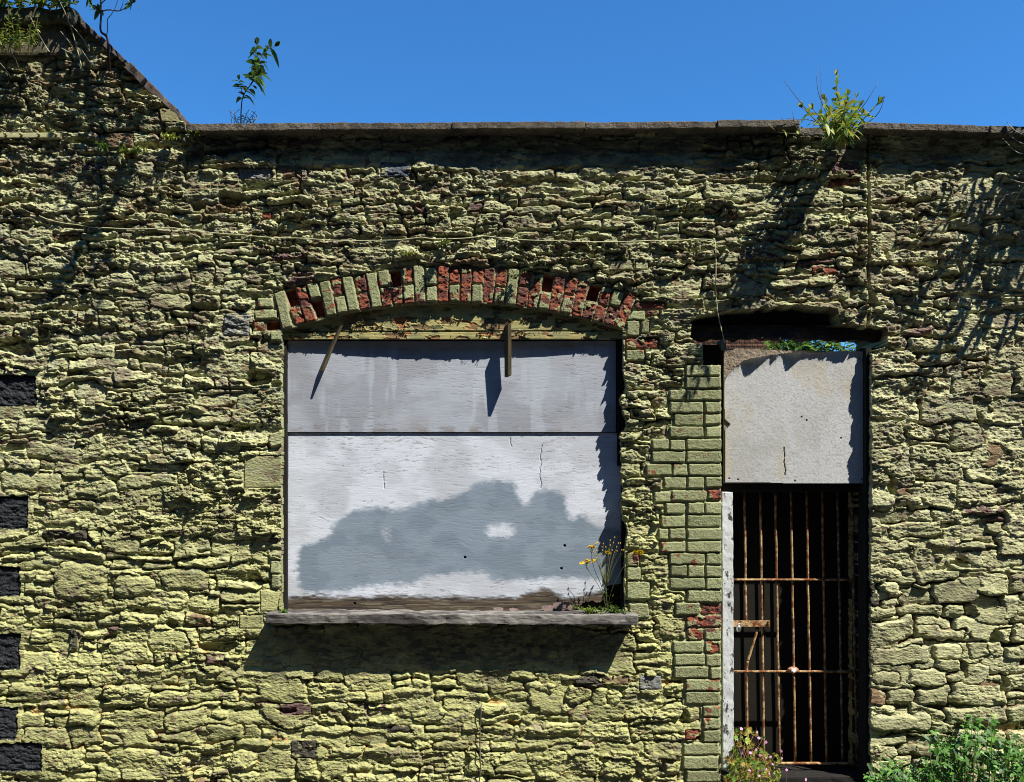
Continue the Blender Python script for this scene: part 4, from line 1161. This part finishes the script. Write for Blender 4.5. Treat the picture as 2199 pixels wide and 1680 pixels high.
# bush on the coping, right
r = random.Random(31)
bu_ = empty('buddleia_bush', P(1800, 300, -.06), 'yellow-green bush of spreading stems growing from the broken right coping', 'shrub')
sm, fm = MB(), MB()
root = P(1806, 318, -.03)
targets = [(1815, 225, -.55, 14), (1830, 250, -.5, 14), (1780, 240, -.5, 12), (1800, 210, -.42, 14), (1850, 245, -.4, 10), (1770, 262, -.55, 12), (1815, 265, -.6, 14), (1795, 162, -.22, 12), (1820, 205, -.35, 9), (1770, 215, -.3, 8), (1745, 235, -.45, 7), (1845, 230, -.25, 8), (1885, 222, -.4, 8), (1805, 240, -.5, 8), (1722, 232, -.35, 5),
           (1838, 210, -.1, 6), (1780, 250, -.45, 7), (1830, 262, -.4, 8), (1800, 275, -.3, 8), (1760, 262, -.3, 6)]
for (tu, tv, ty, np_) in targets:
    mid = P(1806 + (tu - 1806) * .35 + r.uniform(-6, 6), 318 + (tv - 318) * .45, -.05 + ty * .5)
    buddleia(sm, fm, [root + Vector((r.uniform(-.02, .02), 0, 0)), mid, P(tu, tv, ty)], r, .062, .021, (G2, YG1, YG1, YG2, G2), .35, np_, (.006, .0015), (.16, .13, .07), .45)
sm.tube(curve([P(1797, 322, -.03), P(1806, 300, -.06), P(1814, 280, -.1), P(1818, 262, -.1)], 6), taper(19, .014, .006), 8, (.26, .24, .14))
for (a, b, c2) in [((1775, 305), (1764, 255), (1762, 140)), ((1785, 300), (1722, 225), (1680, 170)), ((1800, 290), (1850, 232), (1885, 178)), ((1780, 300), (1740, 292), (1668, 284)),
                   ((1668, 284), (1650, 270), (1640, 262)), ((1790, 300), (1750, 262), (1690, 255)), ((1800, 300), (1760, 210), (1752, 160)), ((1815, 290), (1880, 250), (1902, 200)),
                   ((1780, 300), (1715, 280), (1700, 238)), ((1700, 288), (1688, 268), (1676, 252))]:
    yy = r.uniform(-.25, -.1)
    cc = curve([P(*a, -.05), P(*b, yy), P(*c2, yy * 1.2)], 6)
    sm.tube(cc, taper(len(cc), .0035, .001), 5, (.13, .10, .07))
sm.build('stem', M_STEM, bu_); fm.build('foliage', M_LEAF, bu_)

# leafless sapling on the gable, with a few leaf tips
r = random.Random(41)
ds = empty('dead_sapling', P(233, 152, -.05), 'crooked bare sapling with few leaf tips rooted on the gable slope', 'shrub')
sm, fm = MB(), MB()
def limb(pts, r0, r1, colr=(.07, .045, .04)):
    cc = curve([P(*p[:2], p[2]) for p in pts], 6)
    sm.tube(cc, taper(len(cc), r0, r1), 6, colr)
    return cc
limb([(234, 152, -.03), (233, 120, -.08), (232, 92, -.1), (228, 78, -.11), (216, 66, -.12), (217, 32, -.14), (216, 0, -.16), (214, -60, -.2)], .009, .004)
limb([(217, 30, -.14), (222, 24, -.17), (235, 22, -.2), (256, 24, -.24), (272, 15, -.27), (287, 4, -.3)], .0045, .002, (.22, .17, .16))
limb([(216, 30, -.14), (206, 20, -.18), (198, 14, -.2), (196, 2, -.22), (190, -10, -.25)], .0045, .002, (.20, .15, .15))
limb([(216, 10, -.15), (224, 2, -.18), (235, -6, -.2)], .004, .002, (.2, .15, .15))
limb([(229, 78, -.11), (231, 60, -.13), (231, 42, -.14), (240, 30, -.16), (250, 10, -.17), (256, -20, -.2)], .003, .0012, (.12, .09, .09))
limb([(258, 22, -.24), (264, 6, -.26), (262, -20, -.28)], .0018, .001)
for (u_, v_, y_) in ((287, 4, -.3), (284, 8, -.3), (212, 18, -.16), (190, -6, -.25), (214, 24, -.16)):
    for k in range(7):
        a = r.uniform(0, 6.28)
        fm.leaf(P(u_, v_, y_), (math.cos(a), -.4 * r.random(), math.sin(a) + .2), (r.gauss(0, 1), r.gauss(0, 1), 1), r.uniform(.03, .055), .016, .3, jitter(r.choice([G1, G2, (.35, .08, .05)] if k == 0 else [G1, G2]), r))
sm.build('stem', M_STEM, ds); fm.build('foliage', M_LEAF, ds)

# shrub crowning the gable, arching over the top of the picture
r = random.Random(51)
gb = empty('buddleia_bush', P(40, 20, .2), 'leafy bush with reddish tips growing on top of the gable cap stone', 'shrub')
sm, fm = MB(), MB()
for k in range(18):
    u0 = r.uniform(-160, 145)
    a = P(u0, 16, r.uniform(-.02, .3))
    tu = u0 + r.gauss(30, 70); tv = r.uniform(-300, -90); ty = r.uniform(-.6, .15)
    mid = P(u0 + (tu - u0) * .3, 16 + (tv - 16) * .6, ty * .35)
    buddleia(sm, fm, [a, mid, P(tu, tv, ty)], r, .07, .024, (G1, G2, G2, YG1, G3), .15, 12, (.006, .0015), (.14, .11, .07), .6)
for k in range(14):      # short shoots along the front edge of the cap
    u0 = r.uniform(-120, 150)
    buddleia(sm, fm, [P(u0, 16, -.03), P(u0 + r.uniform(-10, 10), 4, -.08), P(u0 + r.uniform(-25, 25), r.uniform(-25, 8), -.12)], r, .055, .02, (G1, G2, YG1, YG2), .1, 6, (.004, .001), (.2, .1, .05), .6)
for (u0, tu, tv, ty) in ((120, 420, -300, -.8), (110, 560, -420, -1.0), (90, 330, -330, -.7), (130, 470, -200, -.55)):   # long arching shoots
    buddleia(sm, fm, [P(u0, 16, .1), P(u0 + (tu - u0) * .35, -160, ty * .3), P(tu, tv, ty)], r, .08, .026, (G1, G2), .55, 12, (.009, .003), (.14, .11, .07), .6)
def PR(u, v, y): return Vector(((u - CX) / S, y, EYE + (CV - v) / S))
buddleia(sm, fm, [PR(135, 10, 0.05), PR(240, -220, -.3), PR(430, -340, -.6), PR(578, -205, -.72), PR(520, -100, -.72), PR(476, -26, -.72)], r, .075, .026, (G1, G2), .2, 16, (.014, .007), (.14, .11, .07), .6)
for k in range(60):
    t = r.random(); a = r.uniform(0, 6.28)
    c = PR(476 - 66 * t, -20 + 74 * t, -.72)
    fm.leaf(c, (math.cos(a), math.sin(a), -.5), (0, 0, 1), r.uniform(.03, .06), .018, .3, jitter((.12, .07, .10), r))
sm.build('stem', M_STEM, gb); fm.build('foliage', M_LEAF, gb)

# bramble and dry stalks on the face of the gable
r = random.Random(61)
gw = empty('wall_weed', P(40, 110, -.06), 'feathery green and yellowing weed rooted in the gable joint at far left', 'weed')
sm, fm = MB(), MB()
for k in range(24):
    u0 = r.uniform(-60, 75); a = P(u0, 116 + r.uniform(-6, 6), -.05); tu = u0 + r.gauss(-6, 16); tv = 116 - r.uniform(25, 85)
    buddleia(sm, fm, [a, P((u0 + tu) / 2, (116 + tv) / 2 + 4, -.12), P(tu, tv, r.uniform(-.3, -.12))], r, .032, .008, (G2, YG1, YG2, G1), .35, 8, (.0025, .001), (.34, .30, .14), .5)
sm.build('stem', M_STEM, gw); fm.build('foliage', M_LEAF, gw)
sm = MB()
for pts in ([(123, -6), (143, 35), (160, 85), (177, 150)], [(145, 46), (165, 68), (183, 92), (192, 110)], [(66, 38), (80, 68), (98, 100), (106, 112)], [(70, 46), (62, 66), (50, 92), (48, 98)],
            [(130, 68), (148, 90), (160, 108)], [(22, 108), (34, 130), (40, 146)], [(0, 136), (14, 152), (24, 168)], [(54, 160), (60, 176), (76, 184)], [(132, 104), (146, 112), (156, 116)], [(172, 102), (190, 130), (206, 148)]):
    cc = curve([P(u_, v_, -.09 - .05 * (i % 2) - (.08 if i == 0 else 0)) for i, (u_, v_) in enumerate(pts)], 5)
    sm.tube(cc, taper(len(cc), .0018, .003), 5, (.34, .31, .20))
tag(sm.build('dry_stalks', M_STEM), 'pale dry stalks straggling down the face of the gable', 'dead stalks')

# small weeds in the wall joints
def wallweed(u0, v0, n, L, spread, cols, label, seed, w=.012, droop=1.0):
    r = random.Random(seed)
    o = empty('wall_weed', P(u0, v0, -.03), label, 'weed')
    sm, fm = MB(), MB()
    for k in range(n):
        a = P(u0 + r.uniform(-3, 3), v0 + r.uniform(-2, 4), -.03)
        tu, tv = u0 + r.gauss(0, spread), v0 - r.uniform(.1, 1.0) * spread
        buddleia(sm, fm, [a, P((u0 + tu) / 2, (v0 + tv) / 2, -.06), P(tu, tv, -.09 - r.random() * .04)], r, L, w, cols, .3, 5, (.0018, .0008), (.14, .16, .04), droop)
    sm.build('stem', M_STEM, o); fm.build('foliage', M_LEAF, o)
wallweed(276, 328, 7, .03, 15, (YG1, G2, YG1), 'drooping pale green weed under the gable between brown stones', 71)
wallweed(226, 318, 5, .026, 10, (G2, G1), 'tiny ferny weed on the gable left of a larger drooping weed', 72)
wallweed(362, 298, 12, .016, 12, (YG1, YG2), 'round yellow-green moss-like tuft under the foot of the gable slope', 73, .010)
wallweed(420, 288, 4, .018, 10, (G2, YG1), 'sprig of weed just under the left end of the coping', 77)
wallweed(952, 528, 14, .013, 16, (YG1, (.16, .15, .03), G3), 'brownish moss cushion above the crown of the arch', 74, .009)
wallweed(874, 548, 10, .013, 12, ((.16, .15, .03), YG1), 'small moss cushion above the arch left of centre', 75, .009)
wallweed(1105, 596, 12, .013, 18, (G3, (.07, .06, .02)), 'dark dried weed trailing over the red bricks of the arch', 76, .006)
wallweed(608, 1314, 9, .013, 6, (G1, G2), 'little green weed in the lower left corner of the window', 78, .01)
wallweed(1700, 268 + 20, 4, .02, 12, (YG1, G2), 'thin pale weed under the coping left of the bush', 79)

# ragwort on the sill
r = random.Random(81)
rg = empty('ragwort_plant', P(1304, 1317, -.02), 'wiry weed with yellow daisy flowers growing on the window sill', 'flowering weed')
sm, fm = MB(), MB()
heads = []
base = P(1304, 1318, -.02)
def rag(pts, r0=.0026):
    cc = curve([base] + [P(*p) for p in pts], 6)
    sm.tube(cc, taper(len(cc), r0, .0009), 5, (.14, .15, .06))
    return cc
Q6 = lambda u, v: (1126.9 + u * .2076, 1019.5 + v * .2076)     # zoom of the plant -> layout
main = [(690, 750, 1), (665, 740, 1), (740, 705, .7), (710, 745, 1), (855, 805, 1.1), (710, 890, 1.2), (640, 885, 1.2), (590, 912, 1), (640, 912, 1.2), (660, 893, 1), (1190, 803, 1.4), (1140, 803, 1.0)]
buds = [(705, 810), (740, 840), (795, 760), (810, 725), (800, 795), (835, 760), (790, 835), (870, 790), (925, 810), (945, 760), (965, 720), (985, 720), (915, 715), (880, 690), (927, 660), (880, 740), (950, 800), (1000, 790), (655, 760), (690, 770), (730, 760), (740, 875), (1020, 792), (740, 800), (900, 792)]
hubs = [((1225, 1215, -.05), [0, 1, 2, 3]), ((1262, 1195, -.05), [4])]
for i, (u_, v_, sc) in enumerate(main):
    hu, hv = Q6(u_, v_)
    yy = -.06 - .05 * r.random() if i < 10 else -.12
    if i in (0, 1, 2, 3): pts = [(1292, 1262, -.03), (1275, 1220, -.05), (1270, 1190, yy)]
    elif i == 4: pts = [(1301, 1260, -.03), (1300, 1215, -.06)]
    elif i >= 10: pts = [(1312, 1270, -.05), (1340, 1215, -.1)]
    else: pts = [(1290, 1268, -.04), (1268, 1232, -.06), (1258, 1216, yy)]
    rag(pts + [(hu, hv, yy)], .0022)
    heads.append((P(hu, hv, yy), sc))
for (u_, v_) in buds:
    hu, hv = Q6(u_, v_); yy = r.uniform(-.1, -.03)
    q = P(hu, hv, yy)
    st_ = P(1300 + (hu - 1300) * .55, hv + 28, yy * .8)
    cc = curve([P(1301, 1262, -.04), st_, q], 4)
    sm.tube(cc, taper(len(cc), .0012, .0007), 4, (.15, .15, .06))
    sm.tube([q, q + Vector((0, 0, .007))], [.003, .0035], 6, (.25, .15, .03))
    sm.tube([q + Vector((0, 0, .007)), q + Vector((0, -.001, .010))], [.0035, .0018], 6, (.5, .34, .02))
for k in range(26):
    t = r.random(); u_ = 1302 + r.gauss(0, 6); v_ = 1314 - t * 80
    a = r.uniform(0, 6.28)
    fm.leaf(P(u_, v_, -.04), (math.cos(a), math.sin(a) * .4, .5), (0, 0, 1), r.uniform(.015, .035), .005, .2, jitter(G2, r))
sm.build('stem', M_STEM, rg); fm.build('foliage', M_LEAF, rg)
fl = MB()
for k in range(13):
    a = 2 * math.pi * k / 13
    fl.leaf((0, 0, 0), (math.cos(a), math.sin(a), .22), (0, 0, 1), .0105, .0042, .25, (.80, .56, .004), .1, 2)
fl.tube([(0, 0, -.004), (0, 0, .0015), (0, 0, .0035)], [.002, .0042, .002], 8, (.62, .36, .01))
M_PETAL = make_mat('petal', None, .6, vs=100, va=.08, bd=0, trans=.25)
first = None
for (p, sc) in heads:
    if first is None:
        o = fl.build('flower_head', M_PETAL, None); first = o
    else:
        o = link(first.copy())
    o.parent = rg; o.location = p - rg.location; o.scale = (sc * 1.75,) * 3
    o.rotation_euler = (r.uniform(.2, .75), r.uniform(-.3, .3), r.uniform(0, 6))
# low weeds at its foot
for (uu, n, L, lab, sd) in ((1270, 16, .014, 'low yellowish weed cushion on the sill left of the flower stalk', 82), (1330, 14, .02, 'leafy dark green weed on the sill right of the flower stalk', 83)):
    wallweed(uu, 1316, n, L, 16 if uu < 1300 else 18, (YG1, G2) if uu < 1300 else (G1, G2, G3), lab, sd, .009, .5)

# herb robert at the foot of the doorway
r = random.Random(91)
hr = empty('herb_robert_plant', P(1590, 1690, -.1), 'sprawling plant with small pink flowers at the foot of the white post', 'flowering plant')
sm, fm = MB(), MB()
def palmate(mb, p, d, size, col):
    d = Vector(d).normalized()
    s = d.cross(Vector((r.gauss(0, .2), -1 + r.gauss(0, .2), r.gauss(0, .4)))).normalized()
    for a in (-1.2, -.6, 0, .6, 1.2):
        dd = d * math.cos(a) + s * math.sin(a)
        mb.leaf(p, dd, Vector((0, -1, .4)), size * (1 - .2 * abs(a)), size * .42, .15, col, .1, 3, .12)
hcols = [(.17, .28, .04), (.30, .36, .05), (.28, .30, .04), G2, (.34, .24, .05)]
for k in range(215):
    u0 = 1600 + r.gauss(0, 34); v0 = 1710
    t = r.random()
    if t < .74:
        tu = r.uniform(1558, 1672); tv = r.uniform(1630, 1690); ty = r.uniform(-.28, .05)
    else:
        tu = 1572 + abs(r.gauss(0, 30)); tv = r.uniform(1565, 1640); ty = r.uniform(-.1, .15)
        if tu > 1640: tv = max(tv, 1620)
    if r.random() < .3:
        cc = curve([P(u0, v0, -.08), P((u0 + tu) / 2, (v0 + tv) / 2 - 6, -.08 + ty * .4), P(tu, tv, ty)], 4)
        sm.tube(cc, taper(len(cc), .0016, .0009), 4, jitter((.25, .14, .06), r))
    a = r.gauss(1.4, .9)
    palmate(fm, P(tu, tv, ty), (math.cos(a), -.3, math.sin(a)), r.uniform(.016, .034), jitter(r.choice(hcols), r))
pk = MB()
for k in range(5):
    a = 2 * math.pi * k / 5
    pk.leaf((0, 0, 0), (math.cos(a), math.sin(a), .15), (0, 0, 1), .0085, .0062, .1, (.72, .34, .62), .08, 3)
pk.tube([(0, 0, 0), (0, 0, .002)], [.0012, .0008], 6, (.8, .7, .6))
first = None
Zp = lambda u, v: ((2850 + u / 3.383) * .53664, (2850 + v / 3.383) * .53664)
for i, (u_, v_) in enumerate([(390, 225), (602, 270), (628, 350), (393, 515), (390, 555), (515, 550), (592, 508), (650, 582), (730, 630), (787, 605), (932, 527), (930, 625), (815, 700), (1003, 780),
                              (730, 780), (755, 830), (640, 808), (500, 795), (632, 858), (1262, 912), (722, 405)]):
    hu, hv = Zp(u_, v_); yy = -.05 if v_ < 650 else -.22
    if v_ < 400: yy = .08
    p = P(hu, hv, yy)
    cc = curve([P(hu + r.uniform(-12, 6), hv + 40, yy + .04), P(hu + r.uniform(-4, 4), hv + 14, yy + .01), p], 4)
    sm.tube(cc, taper(len(cc), .0012, .0007), 4, (.25, .13, .07))
    if first is None:
        o = pk.build('flower_head', M_PETAL, None); first = o
    else:
        o = link(first.copy())
    o.parent = hr; o.location = p - hr.location; o.scale = (r.uniform(1.0, 1.35),) * 3
    o.rotation_euler = (r.uniform(.7, 1.5), r.uniform(-.4, .4), r.uniform(-.8, .8))
sm.build('stem', M_STEM, hr); fm.build('foliage', M_LEAF, hr)

# green weeds at the foot of the right-hand wall
def weedbank(ulo, uhi, vtop, n, label, seed, cols, big=.04, ytop=-.05, prof=None):
    r = random.Random(seed)
    o = empty('nettle_clump', P((ulo + uhi) / 2, 1700, -.2), label, 'weed')
    sm, fm = MB(), MB()
    for k in range(n):
        u0 = r.uniform(ulo, uhi)
        top = prof(u0) if prof else vtop
        h = (1705 - top) * (r.random() ** .8)
        tu = u0 + r.gauss(0, 12); tv = 1705 - h; ty = r.uniform(-.42, ytop)
        if k % 4 == 0:
            cc = curve([P(u0, 1715, ty), P((u0 + tu) / 2 + r.gauss(0, 5), 1710 - h * .5, ty - .02), P(tu, tv, ty)], 4)
            sm.tube(cc, taper(len(cc), .003, .001), 4, jitter((.09, .13, .03), r))
        for q in range(3):
            a = r.uniform(0, 6.28)
            s = big * r.uniform(.5, 1.15)
            fm.leaf(P(tu + r.gauss(0, 6), tv + r.gauss(0, 6), ty + r.gauss(0, .02)), (math.cos(a), -.35 - .4 * r.random(), math.sin(a) * .6 + .15), (r.gauss(0, .5), -.5, 1), s, s * r.uniform(.35, .65), r.uniform(.1, .7), jitter(r.choice(cols), r, .4), .2, 5, .2)
    sm.build('stem', M_STEM, o); fm.build('foliage', M_LEAF, o)
    return o, r
WC = [(.05, .15, .018), (.075, .20, .025), (.03, .09, .014), (.11, .25, .035)]
def prof_r(u): return 1625 - 75 * (1 - abs(min(1, (u - 2090) / 95))) * 1.0 - (20 if u > 2120 else 0) + 26 * math.sin(u / 9.0) + 16 * math.sin(u / 3.7)
weedbank(1990, 2330, 1560, 430, 'tall leafy green weed bank at the foot of the right wall', 101, WC, .045, -.04, prof_r)
weedbank(1868, 1945, 1625, 150, 'low green weed clump between the doorway and the taller weeds', 102, WC, .035, -.04, lambda u: 1690 - 60 * max(0, 1 - abs((u - 1910) / 42)) + 8 * math.sin(u / 4))
weedbank(1935, 2010, 1655, 90, 'fringe of small weeds joining the two weed clumps at the right wall foot', 103, WC, .03, -.04, lambda u: 1652 + 8 * math.sin(u / 6))
# upright wispy stems in front of the right wall
r = random.Random(105)
wsp = empty('wispy_weed', P(2060, 1700, -.12), 'thin upright feathery stems rising above the right weed bank', 'weed')
sm, fm = MB(), MB()
for (ub, ut, vt) in ((2046, 2040, 1520), (2098, 2100, 1500), (2160, 2172, 1510), (2075, 2070, 1545), (2135, 2128, 1530), (2180, 2190, 1540)):
    pts = [P(ub, 1690, -.2), P((ub + ut) / 2 + r.uniform(-5, 5), (1690 + vt) / 2, -.16), P(ut, vt, -.12)]
    buddleia(sm, fm, pts, r, .028, .007, (G1, G2, (.12, .17, .05)), .4, 12, (.002, .001), (.12, .17, .05), .6)
sm.build('stem', M_STEM, wsp); fm.build('foliage', M_LEAF, wsp)
# leaf poking up at the threshold
r = random.Random(106)
tf = MB()
for (u_, v_, s_, a_) in ((1735, 1690, .05, 1.4), (1730, 1690, .045, 1.9), (1742, 1692, .04, .9)):
    tf.leaf(P(u_, v_, -.1), (math.cos(a_), -.2, math.sin(a_)), (0, -1, .3), s_, .026, .2, jitter(G2, r), .2, 5, .1)
tag(tf.build('seedling', M_LEAF), 'single broad-leaved seedling in front of the dark threshold', 'weed')

# bush overhanging the right-hand edge of the picture
r = random.Random(111)
rbh = empty('buddleia_bush', P(2290, 270, 0), 'dead twiggy bush overhanging the coping at the right edge', 'shrub')
sm, fm = MB(), MB()
for k in range(26):
    u0 = r.uniform(2270, 2400)
    tu = r.uniform(2235, 2450); tv = r.uniform(60, 470); ty = r.uniform(-.5, -.15)
    if tu < 2215 and tv < 275: continue
    buddleia(sm, fm, [P(u0, 285, .02), P((u0 + tu) / 2 + 10, (270 + tv) / 2 - 40, ty * .6), P(tu, tv, ty)], r, .075, .026, (G1, G2, G3), .25, 12, (.006, .0015), (.12, .10, .07), .7)
for (a, b, c2) in (((2250, 300), (2200, 310), (2165, 290)), ((2250, 320), (2190, 330), (2152, 298)), ((2260, 430), (2200, 412), (2140, 424)), ((2250, 400), (2190, 392), (2155, 380)), ((2250, 440), (2200, 428), (2168, 432)),
                   ((2230, 300), (2185, 285), (2160, 262)), ((2200, 400), (2185, 420), (2178, 440))):
    cc = curve([P(*a, -.3), P(*b, -.2), P(*c2, -.14)], 6)
    sm.tube(cc, taper(len(cc), .004, .0012), 5, (.30, .27, .22))
sm.build('stem', M_STEM, rbh); fm.build('foliage', M_LEAF, rbh)

# trees in the yard behind, seen through the slit
def yard_tree(cx_, cy_, h, rad, n, label, seed, cols):
    r = random.Random(seed)
    o = empty('tree', (cx_, cy_, 0), label, 'tree')
    sm, fm = MB(), MB()
    for q in range(5):
        a = r.uniform(0, 6.28)
        tip = Vector((cx_ + math.cos(a) * rad * .7, cy_ + math.sin(a) * rad * .7, h * r.uniform(.8, 1.05)))
        cc = curve([(cx_, cy_, 0), Vector((cx_, cy_, h * .4)).lerp(tip, .25), tip], 6)
        sm.tube(cc, taper(len(cc), .06, .012), 7, (.12, .09, .06))
    for k in range(n):
        a = r.uniform(0, 6.28); b = math.acos(r.uniform(-1, 1)); rr_ = rad * (r.random() ** .4) * (.8 + .3 * math.sin(3 * a + 2 * b))
        p = Vector((cx_ + rr_ * math.sin(b) * math.cos(a), cy_ + rr_ * math.sin(b) * math.sin(a), h + rr_ * .8 * math.cos(b)))
        a = r.uniform(0, 6.28)
        fm.leaf(p, (math.cos(a), math.sin(a), r.uniform(-.4, .5)), (r.gauss(0, .4), r.gauss(0, .4), 1), r.uniform(.09, .17), r.uniform(.03, .05), .4, jitter(r.choice(cols), r, .35))
    sm.build('trunk', M_STEM, o); fm.build('crown', M_LEAF, o)
tx = P(1740, 0, 5).x
yard_tree(tx - .05, 5, 3.35, .62, 1700, 'sunlit green bush seen through the slit above the torn sheet', 121, [G1, G2, (.12, .22, .04), G3])
print('objects', len(bpy.data.objects))
